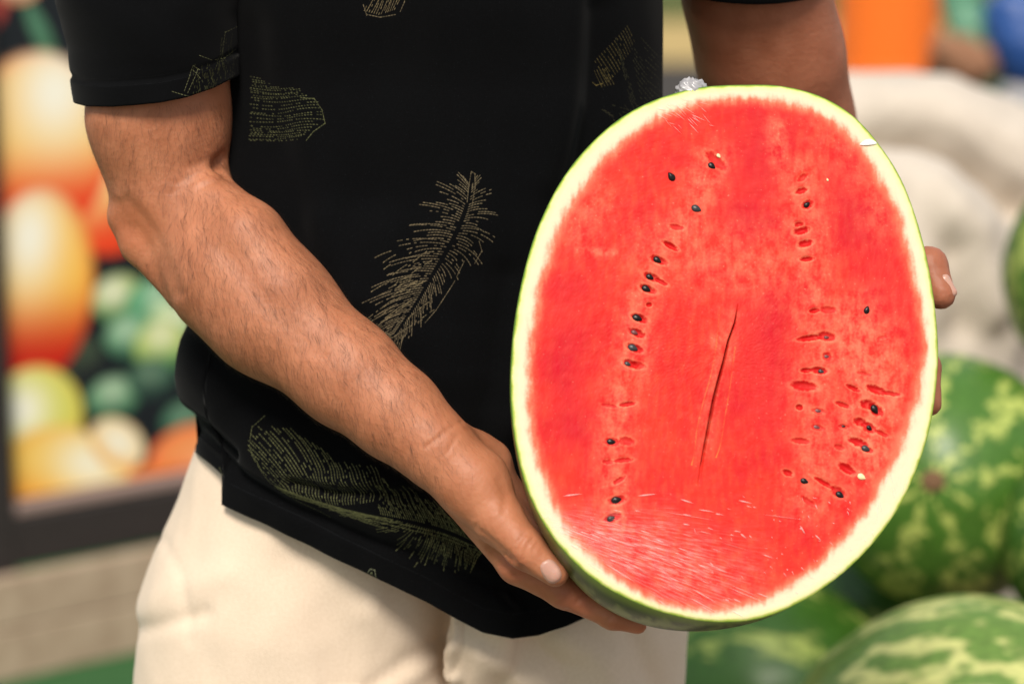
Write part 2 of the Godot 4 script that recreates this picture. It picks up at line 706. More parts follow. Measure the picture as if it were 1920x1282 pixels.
func build_body(person: Node3D, skin: Material) -> void:
	var base := person.position
	var v := PackedVector3Array()
	var idx := PackedInt32Array()
	arm_field = right_arm()
	var lo := c3(90, 1250, -0.2)
	var hi := c3(1260, 30, 0.06)
	arm_field.mesh(Vector3(lo.x, lo.y, -D - 0.19), Vector3(hi.x, hi.y, -D + 0.05), 0.0022, v, idx)
	var sharp := v.size()
	creases(v, idx, sharp)
	var skin_v := v.duplicate()
	var skin_i := idx.duplicate()
	var tf := trunk_and_left_arm()
	tf.mesh(Vector3(-0.32, -0.13, -D - 0.48), Vector3(0.32, 0.66, -D + 0.20), 0.007, v, idx)
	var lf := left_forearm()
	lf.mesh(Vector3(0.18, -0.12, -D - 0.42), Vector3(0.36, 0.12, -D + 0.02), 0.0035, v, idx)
	var col := PackedColorArray()
	for i in v.size():
		var p := px_of(v[i])
		var tint := Color(1, 1, 1)
		if i < sharp:
			var hand := smoothstep(800.0, 1000.0, p.x)
			tint = Color(1.0, 1.0, 1.0).lerp(Color(1.20, 1.16, 1.20), hand)
			var pale := smoothstep(125.0, 20.0, p.distance_to(Vector2(905, 905)))     # ball of the thumb, paler
			tint = tint.lerp(Color(1.38, 1.46, 1.50), pale * 0.7)
			var red := smoothstep(75.0, 20.0, p.distance_to(Vector2(1080, 1130)))    # flushed finger side
			tint = tint.lerp(Color(1.18, 0.92, 0.96), red)
			tint = tint.lerp(Color(0.93, 0.84, 0.84), smoothstep(48.0, 12.0, p.distance_to(Vector2(962, 1066))))
			tint = tint.lerp(Color(0.92, 0.82, 0.74), smoothstep(70.0, 25.0, p.distance_to(Vector2(246, 425))))
			tint = tint.lerp(Color(1.22, 1.27, 1.32), smoothstep(110.0, 20.0, line_dist(p, [Vector2(400, 380), Vector2(560, 540), Vector2(740, 720)])) * 0.5)  # lit upper band of the forearm, painted into the tint
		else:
			tint = Color(0.80, 0.74, 0.78)  # darker tint paints in the shade on the left arm
		col.append(tint)
	for i in v.size():
		v[i] = cam_t * v[i] - base
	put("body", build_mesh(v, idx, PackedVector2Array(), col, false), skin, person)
	# finger nails
	var nail := mat(lin(0.54, 0.29, 0.22), 0.34, 0.5)
	nail.subsurf_scatter_enabled = true
	nail.subsurf_scatter_strength = 0.2
	put("fingernail", nail_patch(arm_field, Vector2(1033, 1071), Vector2(0.52, 0.85), 24.0, 17.5, base), nail, person)
	put("fingernail", nail_edge(base), nail, person)
	arm_hair(person, skin_v, skin_i, base)
	# hair of the head, above the frame
	var hf := Field.new()
	chain(hf, [[850, -880, -0.06, 212], [850, -830, -0.09, 200]], 0.03)
	var hv := PackedVector3Array()
	var hi2 := PackedInt32Array()
	hf.mesh(Vector3(-0.18, 0.42, -D - 0.24), Vector3(0.12, 0.72, -D + 0.06), 0.008, hv, hi2)
	for i in hv.size():
		hv[i] = cam_t * hv[i] - base
	put("hair", build_mesh(hv, hi2), mat(lin(0.015, 0.011, 0.009), 0.6), person)

# folds of the skin: lines in the surface, pressed in along the normal
func creases(v: PackedVector3Array, idx: PackedInt32Array, n: int) -> void:
	var nor := PackedVector3Array()
	nor.resize(v.size())
	for i in range(0, idx.size(), 3):
		var a := v[idx[i]]
		var fn := (v[idx[i + 2]] - a).cross(v[idx[i + 1]] - a)
		for k in 3:
			nor[idx[i + k]] += fn
	var lines := [
		# [points, half width px, depth mm]
		[v2([424, 292, 408, 306, 428, 322, 450, 338]), 10.0, 4.2],
		[v2([418, 303, 372, 322, 330, 344]), 6.0, 0.45], [v2([412, 316, 366, 338, 320, 362]), 5.0, 0.35], [v2([408, 296, 352, 312]), 6.0, 0.5], [v2([424, 330, 378, 350]), 5.0, 0.5],
		[v2([236, 378, 262, 405, 284, 434, 311, 491, 330, 548]), 14.0, 1.5],
		[v2([866, 790, 838, 806, 800, 838]), 4.0, 0.7], [v2([880, 800, 856, 818, 838, 850]), 4.0, 0.5],
		[v2([892, 986, 910, 1004, 935, 1026, 962, 1046]), 6.0, 1.1], [v2([905, 1012, 930, 1036, 965, 1052]), 5.0, 0.7], [v2([915, 1030, 945, 1050, 978, 1064]), 5.0, 0.9],
		[v2([936, 1058, 960, 1066, 990, 1074]), 4.0, 0.7], [v2([960, 1078, 984, 1080, 1005, 1088]), 4.0, 0.6],
		[v2([984, 1000, 972, 1016, 966, 1036]), 3.2, 0.8], [v2([1000, 1008, 986, 1028, 982, 1048]), 3.2, 0.8], [v2([1008, 1016, 996, 1036]), 3.0, 0.4],
		[v2([1104, 1104, 1092, 1118, 1080, 1130]), 3.0, 0.9], [v2([1156, 1138, 1148, 1150, 1140, 1164]), 3.0, 0.9],
		[v2([1046, 1138, 1056, 1150, 1066, 1146]), 4.0, 0.7], [v2([1060, 1140, 1072, 1154]), 3.0, 0.6],
		[v2([936, 900, 948, 930, 944, 960]), 8.0, 0.7],
		[v2([838, 862, 880, 905, 926, 958]), 9.0, -0.7], [v2([830, 905, 862, 945, 900, 990]), 7.0, -0.6],
		[v2([560, 520, 640, 610, 720, 700, 800, 770]), 6.0, -0.45], [v2([640, 690, 700, 720, 760, 790]), 5.0, -0.4], [v2([700, 640, 690, 720]), 5.0, -0.35],
		[v2([470, 560, 560, 600, 620, 660]), 30.0, 0.8], [v2([420, 470, 560, 640, 700, 760]), 22.0, 0.7],
		[v2([944, 1040, 958, 1058]), 3.0, 0.6], [v2([955, 1050, 985, 1068]), 3.0, 0.5], [v2([920, 1042, 950, 1070, 972, 1082]), 3.5, 0.6], [v2([1020, 1112, 1034, 1128]), 3.0, 0.4],
		[v2([860, 800, 900, 850, 930, 880]), 10.0, -0.5],
	]
	for i in n:
		var m := nor[i].normalized()
		if m.z < 0.05:
			continue
		var p := px_of(v[i])
		if p.x < 225.0 and p.y < 370.0:
			continue
		var push := 0.0
		for l in lines:
			var h: float = l[1]
			var first: Vector2 = l[0][0]
			if absf(first.x - p.x) > 190.0 or absf(first.y - p.y) > 200.0:
				continue
			var d := line_dist(p, l[0]) / h
			if d < 3.0:
				push += l[2] * exp(-d * d) * 1.35
		if push > 0.0:
			v[i] = v[i] - m * push * 0.001 * smoothstep(0.05, 0.35, m.z)

func surface_w(f: Field, px: float, py: float) -> float:
	var w := 0.05
	for k in 60:
		var d := f.val(c3(px, py, w), f.all)
		if d < 0.0002:
			break
		w -= maxf(d * 0.8, 0.0002)
	return w

func nail_patch(f: Field, at: Vector2, along: Vector2, hl: float, hw: float, base: Vector3) -> ArrayMesh:
	along = along.normalized()
	var side := Vector2(-along.y, along.x)
	var v := PackedVector3Array()
	var idx := PackedInt32Array()
	var n := 18
	for i in n + 1:
		for j in n + 1:
			var s := 2.0 * i / n - 1.0
			var t := 2.0 * j / n - 1.0
			var e := pow(maxf(absf(s), absf(t)), 1.0)
			var r := pow(pow(absf(s), 2.5) + pow(absf(t), 2.5), 1.0 / 2.5)
			var q := Vector2(s, t) * (e / maxf(r, 1e-4))
			var rim := clampf((1.0 - e) * 6.0, 0.0, 1.0)
			var p := at + along * q.x * hl + side * q.y * hw
			var w := surface_w(f, p.x, p.y) - 0.0006 + 0.0013 * sqrt(rim)
			v.append(cam_t * c3(p.x, p.y, w) - base)
	for i in n:
		for j in n:
			var a := i * (n + 1) + j
			idx.append_array([a, a + 1, a + n + 1, a + 1, a + n + 2, a + n + 1])
	return build_mesh(v, idx, PackedVector2Array(), PackedColorArray(), false)

func nail_edge(base: Vector3) -> ArrayMesh:           # nail of the far hand's finger, seen nearly edge-on
	var f := Field.new()
	chain(f, [[1771, 525, -0.046, 12], [1786, 548, -0.044, 10]], 0.004)
	var v := PackedVector3Array()
	var idx := PackedInt32Array()
	var a := c3(1755, 570, -0.046)
	var b := c3(1800, 505, -0.046)
	f.mesh(a - Vector3(0, 0, 0.012), b + Vector3(0, 0, 0.012), 0.0012, v, idx)
	for i in v.size():
		v[i] = cam_t * v[i] - base
	return build_mesh(v, idx)

func arm_hair(person: Node3D, sv: PackedVector3Array, si: PackedInt32Array, base: Vector3) -> void:
	var v := PackedVector3Array()
	var idx := PackedInt32Array()
	var tris := si.size() / 3
	var made := 0
	var tries := 0
	var wav := noise(31, 6.0, 2)
	while made < 12500 and tries < 220000:
		tries += 1
		var k := rng.randi_range(0, tris - 1) * 3
		var a := sv[si[k]]
		var b := sv[si[k + 1]]
		var c := sv[si[k + 2]]
		var nor := (c - a).cross(b - a).normalized()
		if nor.z < -0.55:
			continue
		var p := a.lerp(b, rng.randf()).lerp(c, rng.randf() * 0.6)
		var q := px_of(p)
		if q.x > 905.0 or q.y < 190.0 or q.x + q.y > 1790.0:
			continue
		var dens := 0.55
		if q.x > 330.0:
			dens = 0.95
		if q.x > 780.0:
			dens *= clampf((905.0 - q.x) / 160.0, 0.05, 1.0)
		if q.distance_to(Vector2(245, 425)) < 70.0:
			dens *= 0.15
		if rng.randf() > dens:
			continue
		var flow := Vector3(0.30, -1.0, 0.0) if q.x > 330.0 else Vector3(-0.12, -1.0, 0.0)
		flow = flow.rotated(Vector3.BACK, wav.get_noise_3dv(p * 20.0) * 0.9 + rng.randf_range(-0.22, 0.22))
		var t := (flow - nor * flow.dot(nor)).normalized()
		var side := t.cross(nor).normalized()
		var ln := rng.randf_range(0.006, 0.015)
		var lift := rng.randf_range(0.15, 0.6)
		var wd := rng.randf_range(0.00002, 0.000052)
		var bend := rng.randf_range(-0.35, 0.35)
		var at := v.size()
		for s in 5:
			var f := s / 4.0
			var o := p + t * ln * f + nor * (ln * lift * (f - 0.62 * f * f)) + side * bend * ln * f * f
			var h := side * wd * (1.0 - 0.8 * f)
			v.append(cam_t * (o - h) - base)
			v.append(cam_t * (o + h) - base)
		for s in 4:
			var i := at + s * 2
			idx.append_array([i, i + 1, i + 2, i + 1, i + 3, i + 2])
		made += 1
	var o := put("arm_hair", build_mesh(v, idx, PackedVector2Array(), PackedColorArray(), false), mat(lin(0.06, 0.026, 0.012), 0.6), person)
	o.set_meta("kind", "stuff")

func gauss(d: float, s: float) -> float:
	return exp(-(d * d) / (s * s))

var drape: FastNoiseLite
var folds := []

func shirt_push(x: float, py: float, u: float) -> float:
	var p := Vector2(x, py)
	var o := drape.get_noise_2d(x, py * 0.35) * 0.004
	if u < 0.5:
		for f in folds:
			var s: float = f[1]
			var d := line_dist(p, f[0])
			if d < s * 2.6:
				o += f[2] * gauss(d, s) * 0.0015
	return o

func build_shirt(person: Node3D) -> void:
	var base := person.position
	drape = noise(41, 0.006, 2)
	var l := Loft.new()
	l.keys = [
		[-400, 560, 1130, -0.09, 0.06, 0.06], [-330, 420, 1270, -0.10, 0.10, 0.10], [-150, 398, 1262, -0.13, 0.115, 0.11], [0, 392, 1250, -0.145, 0.108, 0.11], [170, 390, 1242, -0.16, 0.108, 0.11], [400, 372, 1236, -0.175, 0.112, 0.12],
		[550, 362, 1232, -0.185, 0.116, 0.13], [620, 348, 1232, -0.19, 0.118, 0.135], [700, 352, 1234, -0.195, 0.118, 0.14], [770, 364, 1238, -0.20, 0.116, 0.145], [850, 366, 1244, -0.205, 0.112, 0.15], [1250, 362, 1250, -0.228, 0.100, 0.16],
	]
	folds = [
		[v2([330, 700, 430, 800, 560, 890, 700, 945, 860, 985, 1000, 1040]), 60.0, 7.5],
		[v2([360, 800, 450, 890, 560, 955, 700, 1012, 860, 1068, 960, 1115]), 16.0, -6.0],
		[v2([560, 905, 640, 922, 740, 926, 840, 916]), 9.0, -5.0], [v2([620, 900, 760, 900, 840, 890]), 16.0, 3.5],
		[v2([820, 1000, 890, 1036, 960, 1090, 985, 1130]), 18.0, -4.0], [v2([840, 1050, 920, 1100, 950, 1140]), 22.0, 4.0],
		[v2([1005, 560, 1000, 680, 960, 800]), 34.0, 6.0], [v2([950, 520, 930, 700, 900, 800]), 30.0, -4.0],
		[v2([700, 0, 690, 180, 700, 360]), 60.0, -5.0], [v2([830, 0, 850, 200, 860, 420]), 60.0, 3.5], [v2([1060, 0, 1055, 200, 1040, 330]), 45.0, 5.0], [v2([1130, 20, 1120, 200, 1080, 330]), 30.0, -5.0],
		[v2([470, 60, 500, 260, 560, 420]), 50.0, -4.0], [v2([600, 420, 660, 560]), 40.0, 4.0],
		[v2([350, 640, 380, 690, 430, 760]), 22.0, 2.0], [v2([352, 770, 400, 800, 450, 850]), 12.0, -5.0],
	]
	var front := v2([300, 950, 418, 946, 500, 984, 600, 1035, 700, 1081, 800, 1129, 860, 1163, 905, 1186, 960, 1197, 1010, 1191, 1060, 1175, 1120, 1148, 1200, 1110, 1260, 1080])
	var back := v2([340, 835, 362, 845, 418, 892, 600, 960, 900, 1050, 1260, 1080])
	var slit := 0.0
	for k in 60:                                     # where the side slit of the hem stands
		if l.spot(0.02 + k * 0.002, 920).x > 416.0:
			slit = 0.02 + k * 0.002
			break
	var hem := func(u: float) -> float:
		var y := 1050.0
		for k in 3:
			var x := l.spot(u, y).x
			y = poly_y(front, x) if u > slit and u < 0.5 else poly_y(back, x)
		return y
	# print
	sheet = knit_base(2048, 2048)
	sheet_loft = l
	draw_feathers()
	for k in 260:                                    # the line of stitching above the hem
		var x := 425.0 + k * 3.1
		if rng.randf() < 0.85:
			dash(Vector2(x, poly_y(front, x) - 46.0), Vector2(x + 1.6, poly_y(front, x + 1.6) - 46.0), Color(0.13, 0.135, 0.145), 1.0)
	var m := cloth_mat(sheet)
	put("t_shirt", loft_mesh(l, 460, 300, hem, shirt_push, base), m, person)
	# right sleeve
	var s := Loft.new()
	s.ez = 1.0
	s.top = -330.0
	s.low = 210.0
	s.keys = [[-330, 240, 600, -0.095, 0.075, 0.075], [-150, 130, 470, -0.10, 0.075, 0.075], [0, 105, 452, -0.108, 0.072, 0.072], [100, 122, 450, -0.11, 0.07, 0.07], [150, 133, 449, -0.112, 0.068, 0.068], [210, 140, 448, -0.112, 0.066, 0.066]]
	var cuff := v2([130, 186, 142, 194, 160, 199, 205, 200, 250, 197, 300, 192, 350, 182, 400, 165, 430, 150, 450, 140])
	var hem_s := func(u: float) -> float:
		var y := 180.0
		for k in 3:
			var x := s.spot(u, y).x
			y = poly_y(cuff, x) - (0.0 if u < 0.5 else 6.0)
		return y
	var push_s := func(x: float, py: float, _u: float) -> float:
		var o := drape.get_noise_2d(x * 0.5 + 900.0, py) * 0.004
		var d := poly_y(cuff, x) - py
		o -= 0.0012 * gauss(d - 46.0, 5.0)
		o += 0.0010 * smoothstep(46.0, 38.0, d)
		return o
	sheet = knit_base(1024, 1024)
	sheet_loft = s
	var olive := Color(0.40, 0.40, 0.27)
	for k in 70:
		var p := Vector2(rng.randf_range(365, 446), 0)
		p.y = rng.randf_range(60, 150) if p.x > 415 else rng.randf_range(110, 178)
		stitches(p, deg_to_rad(rng.randf_range(240, 275)), rng.randf_range(12, 40), 0.4, Color(olive.r * 0.62, olive.g * 0.62, olive.b * 0.55), 0.3)
	stitch_path(v2([322, 171, 345, 178, 365, 182]), olive)
	stitch_path(v2([345, 170, 362, 122, 372, 128, 352, 172]), olive)
	stitch_path(v2([374, 103, 400, 112, 424, 108, 446, 92]), olive)
	stitch_path(v2([418, 108, 424, 60, 446, 50]), olive)
	stitch_path(v2([362, 130, 378, 150, 388, 172]), olive)
	for k in 130:                                    # two lines of stitching above the cuff
		var x := 136.0 + k * 2.4
		for row in [38.0, 52.0]:
			if rng.randf() < 0.8:
				dash(Vector2(x, poly_y(cuff, x) - row), Vector2(x + 1.3, poly_y(cuff, x) - row), Color(0.15, 0.155, 0.165), 0.9)
	var sm := cloth_mat(sheet)
	put("sleeve", loft_mesh(s, 200, 130, hem_s, push_s, base), sm, person)
	# left sleeve, its hem just inside the frame
	var t := Loft.new()
	t.ez = 1.0
	t.top = -330.0
	t.low = 60.0
	t.keys = [[-330, 1180, 1480, -0.13, 0.08, 0.08], [-150, 1250, 1560, -0.165, 0.075, 0.075], [60, 1272, 1568, -0.20, 0.07, 0.07]]
	var hem_t := func(u: float) -> float:
		return -34.0 + 42.0 * maxf(0.0, sin(TAU * u)) if u < 0.5 else -40.0
	var push_t := func(x: float, py: float, _u: float) -> float:
		return drape.get_noise_2d(x, py) * 0.003
	put("sleeve", loft_mesh(t, 90, 40, hem_t, push_t, base), cloth_mat(knit_base(256, 256)), person)

func draw_feathers() -> void:
	var tan_ := Color(0.41, 0.365, 0.28)
	var olive := Color(0.345, 0.35, 0.23)
	# the upright feather on the belly
	feather(v2([880, 352, 868, 400, 846, 452, 816, 506, 786, 558, 752, 610, 725, 648]), [
		[0.0, 30, 120, 10, 26, 62, -10], [0.10, 62, 140, 20, 46, 30, -18], [0.24, 82, 160, 25, 66, 8, -40], [0.40, 96, 172, 30, 60, -25, -45],
		[0.52, 112, 178, 26, 40, -72, -10], [0.70, 120, 196, 18, 44, -78, -18], [0.86, 96, 206, 12, 44, -85, -30], [1.0, 62, 212, 6, 26, -110, -20]], tan_, 4.6, 0.16)
	for k in 26:                                   # the dense middle of the vane
		var b := Vector2(rng.randf_range(720, 815), rng.randf_range(470, 600))
		stitches(b, deg_to_rad(rng.randf_range(195, 215)), rng.randf_range(20, 60), 0.2, Color(0.42, 0.375, 0.28), 0.2)
	stitch_path(v2([872, 385, 876, 350, 881, 322, 888, 326, 888, 350, 882, 386]), tan_, 0.05)
	stitch_path(v2([872, 484, 850, 530, 818, 580, 796, 605]), tan_, 0.05)
	stitch_path(v2([796, 596, 762, 615, 725, 640]), tan_, 0.05)
	stitch_path(v2([896, 452, 902, 470, 890, 492]), tan_, 0.05)
	# the large feather lying along the hem
	feather(v2([905, 1030, 850, 1000, 780, 978, 700, 962, 620, 944, 565, 926]), [
		[0.0, 38, 232, 20, 50, 120, 20], [0.12, 58, 240, 40, 62, 112, 25], [0.34, 74, 262, -30, 74, 108, 18], [0.45, 48, 200, -20, 84, 112, 12], [0.50, 60, 176, 10, 70, 106, 16],
		[0.56, 70, 174, 12, 0, 98, 28], [0.85, 60, 160, 12, 0, 94, 36], [1.0, 40, 150, 10, 0, 108, 28]], olive, 3.6, 0.12)
	for k in 34:                                     # the broad rounded vane at its left end
		var f := k / 33.0
		var ln := (112.0 + 62.0 * sin(PI * minf(f * 1.5, 1.0)) - 46.0 * smoothstep(0.4, 1.0, f)) * rng.randf_range(0.93, 1.02)
		stitches(Vector2(553.0 + 175.0 * f, 930.0 + 14.0 * sin(f * 3.0)), deg_to_rad(lerpf(117.0, 96.0, f)), ln, lerpf(0.40, 0.55, f), olive, 0.07 if k % 6 else 0.6)
	stitch_path(v2([553, 930, 512, 880, 492, 836, 490, 800, 506, 778]), olive, 0.1)
	for k in 5:
		stitches(Vector2(545 + k * 26, 926 + k * 9), deg_to_rad(-16.0 - k), 150.0 - k * 12.0, 0.05, olive, 0.1)
	stitch_path(v2([496, 850, 520, 900, 560, 938, 610, 968]), olive, 0.05)
	stitch_path(v2([560, 925, 640, 950, 740, 975, 830, 1000, 905, 1030]), olive, 0.02)
	stitch_path(v2([562, 932, 640, 957, 740, 982, 830, 1007, 900, 1034]), olive, 0.02)
	stitch_path(v2([762, 862, 775, 890, 800, 915, 828, 900]), olive, 0.1)
	for k in 7:
		stitches(Vector2(770 + k * 20, 1000 + k * 3), deg_to_rad(235 + k * 14), 54.0 - absf(k - 2.0) * 5.0, -0.3, olive, 0.12)
	# feather end at the left side seam
	var right := v2([140, 470, 152, 500, 160, 548, 166, 562, 172, 556, 180, 575, 190, 590, 205, 598, 230, 606, 244, 582, 256, 570, 264, 552])
	var y := 142.0
	while y < 266.0:
		var xr := poly_y(right, y)
		var f := (y - 200.0) / 60.0
		var x := 455.0 + rng.randf_range(0.0, 5.0)
		var ph := rng.randf_range(-0.5, 0.5)
		var am := rng.randf_range(3.0, 7.0)
		while x < xr:
			var g := (x - 455.0) / 150.0
			var yy := y + (am * sin(g * 5.0 + ph) * (1.0 - absf(f) * 0.4)) - 16.0 * f * g * (1.0 - g)
			if rng.randf() > 0.14:
				var k := rng.randf_range(0.7, 1.15)
				dash(Vector2(x, yy), Vector2(x + 2.6, yy + 0.4), Color(olive.r * k, olive.g * k, olive.b * k), 1.5)
			x += 5.6
		y += rng.randf_range(3.6, 5.0) if y < 178.0 or y > 226.0 else rng.randf_range(5.6, 8.0)
	stitch_path(v2([560, 182, 586, 184, 600, 205, 606, 230, 586, 246, 574, 262]), olive, 0.02)
	# feather end at the top edge
	for k in 14:
		stitches(Vector2(676 + k * 4.6, 24 - absf(k - 6.0) * 1.2), deg_to_rad(62 + rng.randf_range(-6, 6)), 60.0, 0.15, Color(0.42, 0.37, 0.27), 0.12)
	stitch_path(v2([674, 6, 680, 24, 706, 29, 738, 25]), tan_, 0.05)
	stitch_path(v2([748, 20, 756, 4, 764, -20]), tan_, 0.1)
	# dim feather at the right side
	for k in 15:
		stitches(Vector2(1131 + k * 3.4, 112 - k * 4.6), deg_to_rad(-64), 46.0 - k, -0.1, Color(0.29, 0.255, 0.15), 0.15)
	for k in 26:
		stitches(Vector2(1160 + k * 2.4, 70 + (k % 9) * 14), deg_to_rad(-80 + k * 1.5), 50.0, 0.2, Color(0.19, 0.185, 0.13), 0.25)
	for k in 5:
		stitches(Vector2(1130 + k * 4.0, 130 - k), deg_to_rad(-72), 34.0, 0.0, Color(0.29, 0.255, 0.15), 0.1)
	stitch_path(v2([1126, 152, 1132, 158, 1138, 156]), Color(0.36, 0.31, 0.17), 0.0)
	for k in 16:
		stitches(Vector2(1134 + k * 4.6, 196 + (k % 4) * 8), deg_to_rad(rng.randf_range(-60, 10)), 26.0, 0.2, Color(0.17, 0.165, 0.12), 0.25)
	# leaf tip on the hem
	stitch_path(v2([684, 1080, 694, 1066, 703, 1068, 705, 1086]), Color(0.45, 0.46, 0.36), 0.0)
	stitch_path(v2([690, 1080, 697, 1072, 700, 1084]), Color(0.40, 0.42, 0.30), 0.0)
	for k in 3:
		stitches(Vector2(394 + k * 7, 884 - k * 4), deg_to_rad(-60), 16.0, 0.0, Color(0.30, 0.31, 0.22), 0.1)

func build_trousers(person: Node3D) -> void:
	var base := person.position
	var f := Field.new()
	chain(f, [[770, 800, -0.22, 225], [960, 800, -0.22, 210]], 0.04, 1.15)
	chain(f, [[648, 880, -0.235, 278], [556, 1150, -0.250, 282], [553, 1300, -0.262, 288]], 0.02, 1.12)
	chain(f, [[985, 900, -0.245, 225], [1062, 1180, -0.262, 219], [1060, 1300, -0.272, 206]], 0.010, 1.12)
	# fly and the roll of cloth beside the crotch
	chain(f, [[868, 1100, -0.165, 26], [862, 1200, -0.172, 22], [846, 1262, -0.186, 18]], 0.014)
	chain(f, [[930, 1150, -0.170, 42], [905, 1220, -0.182, 34], [884, 1320, -0.205, 28]], 0.022)
	# legs down to the ground
	for s in [[553, -0.262, 288, -0.05], [1060, -0.272, 206, 0.04]]:
		var hip := c3(s[0], 1300, s[1])
		var hw := cam_t * hip
		var r: float = s[2] * mpp(s[1])
		var knee := c_of(Vector3(hw.x + s[3] * 0.3, 0.42, hw.z))
		var ankle := c_of(Vector3(hw.x + s[3], 0.10, hw.z - 0.02))
		f.cap(hip, knee, r, 0.085, 0.02, 1.1)
		f.cap(knee, ankle, 0.085, 0.07, 0.02, 1.05)
	var v := PackedVector3Array()
	var idx := PackedInt32Array()
	f.mesh(Vector3(-0.34, -1.0, -D - 0.62), Vector3(0.22, 0.0, -D + 0.02), 0.0042, v, idx)
	var nor := PackedVector3Array()
	nor.resize(v.size())
	for i in range(0, idx.size(), 3):
		var a := v[idx[i]]
		var fn := (v[idx[i + 2]] - a).cross(v[idx[i + 1]] - a)
		for k in 3:
			nor[idx[i + k]] += fn
	var wr := noise(51, 9.0, 3)
	var lines := [
		[v2([262, 1180, 300, 1172, 380, 1150]), 16.0, -1.8], [v2([262, 1140, 330, 1100, 420, 1080]), 30.0, 1.5],
		[v2([870, 1150, 866, 1210, 848, 1262]), 12.0, -3.0], [v2([892, 1150, 884, 1215, 866, 1290]), 11.0, -1.5], [v2([300, 1010, 340, 1080, 352, 1200]), 10.0, -0.7], [v2([940, 1190, 960, 1240, 980, 1290]), 24.0, 3.0],
		[v2([990, 1200, 1040, 1240, 1060, 1290]), 22.0, -3.5], [v2([1060, 1190, 1130, 1240, 1150, 1290]), 30.0, 3.0], [v2([1180, 1180, 1230, 1290]), 22.0, -3.0],
		[v2([700, 1150, 770, 1210, 810, 1290]), 30.0, 2.0], [v2([840, 1190, 760, 1240, 690, 1300]), 17.0, -1.4], [v2([838, 1220, 770, 1270, 720, 1310]), 16.0, 1.2], [v2([900, 1200, 980, 1235, 1090, 1250]), 17.0, -1.4], [v2([895, 1225, 960, 1265, 1040, 1290]), 17.0, 1.2], [v2([560, 1060, 640, 1200, 660, 1290]), 60.0, -3.0],
	]
	for i in v.size():
		var m := nor[i].normalized()
		var p := px_of(v[i])
		var o := wr.get_noise_3dv(v[i] * Vector3(1.0, 0.6, 1.0)) * 0.004
		if m.z > 0.0 and p.y < 1300.0:
			for ln in lines:
				var d := line_dist(p, ln[0]) / float(ln[1])
				if d < 2.6:
					o += ln[2] * 0.0017 * exp(-d * d)
		v[i] = v[i] + m * o
	for i in v.size():
		v[i] = cam_t * v[i] - base
	var cm := triplanar(mat(Color.WHITE, 0.9, 0.25), 9.0)
	cm.albedo_texture = noise_tex(52, 0.06, lin(0.74, 0.59, 0.44), lin(0.82, 0.67, 0.52), 4)
	cm.heightmap_enabled = true
	cm.heightmap_texture = noise_tex(53, 0.22, Color.BLACK, Color.WHITE, 2)
	cm.heightmap_scale = 0.04
	cm.rim_enabled = true
	cm.rim = 0.25
	cm.rim_tint = 0.8
	put("trousers", build_mesh(v, idx), cm, person)
	# shoes
	var shoe := mat(lin(0.10, 0.10, 0.11), 0.6)
	for s in [[553, -0.262, -0.05], [1060, -0.272, 0.04]]:
		var hw := wp(s[0], 1300, s[1])
		var sf := Field.new()
		sf.cap(Vector3(hw.x + s[2], 0.055, hw.z - 0.06), Vector3(hw.x + s[2] * 1.3, 0.045, hw.z + 0.12), 0.05, 0.042, 0.02)
		sf.cap(Vector3(hw.x + s[2], 0.06, hw.z - 0.04), Vector3(hw.x + s[2], 0.12, hw.z - 0.03), 0.045, 0.045, 0.02)
		var shv := PackedVector3Array()
		var shi := PackedInt32Array()
		var mid := Vector3(hw.x + s[2], 0.08, hw.z + 0.02)
		sf.mesh(mid - Vector3(0.1, 0.12, 0.2), mid + Vector3(0.1, 0.12, 0.2), 0.008, shv, shi)
		for i in shv.size():
			shv[i] = Vector3(shv[i].x, maxf(shv[i].y, 0.006), shv[i].z) - base
		put("shoe", build_mesh(shv, shi), shoe, person)

# ------------------------------------------------------------------ the cut watermelon
var face_o := Vector3()
var face_x := Vector3()
var face_y := Vector3()
var face_n := Vector3()
var rim := PackedFloat32Array()        # radius of the cut face for 1440 directions
const RIM := 1440

func face_2d(px: float, py: float) -> Vector2:        # where the sight line through a pixel meets the cut face
	var o := cam_t.origin
	var d := wp(px, py, 0.0) - o
	var t := (face_o - o).dot(face_n) / d.dot(face_n)
	var q := o + d * t - face_o
	return Vector2(q.dot(face_x), q.dot(face_y))

func rim_at(ang: float) -> float:
	var f := fposmod(ang / TAU, 1.0) * RIM
	var i := int(f) % RIM
	return lerpf(rim[i], rim[(i + 1) % RIM], f - floorf(f))

var pits := []          # [centre, half length, half width, angle, depth, shade]
var crack := []
var grid := {}

func pit(px: float, py: float, hl: float, hw: float, deg: float, depth: float, shade := 1.0) -> void:
	var c := face_2d(px, py)
	pits.append([c, hl * mpp(0.0), hw * mpp(0.0), deg_to_rad(deg), depth * 0.001, shade])

func pit_k(p: Vector2, q: Array) -> float:
	var d: Vector2 = (p - q[0]).rotated(-q[3])
	return (d.x * d.x) / (q[1] * q[1]) + (d.y * d.y) / (q[2] * q[2])

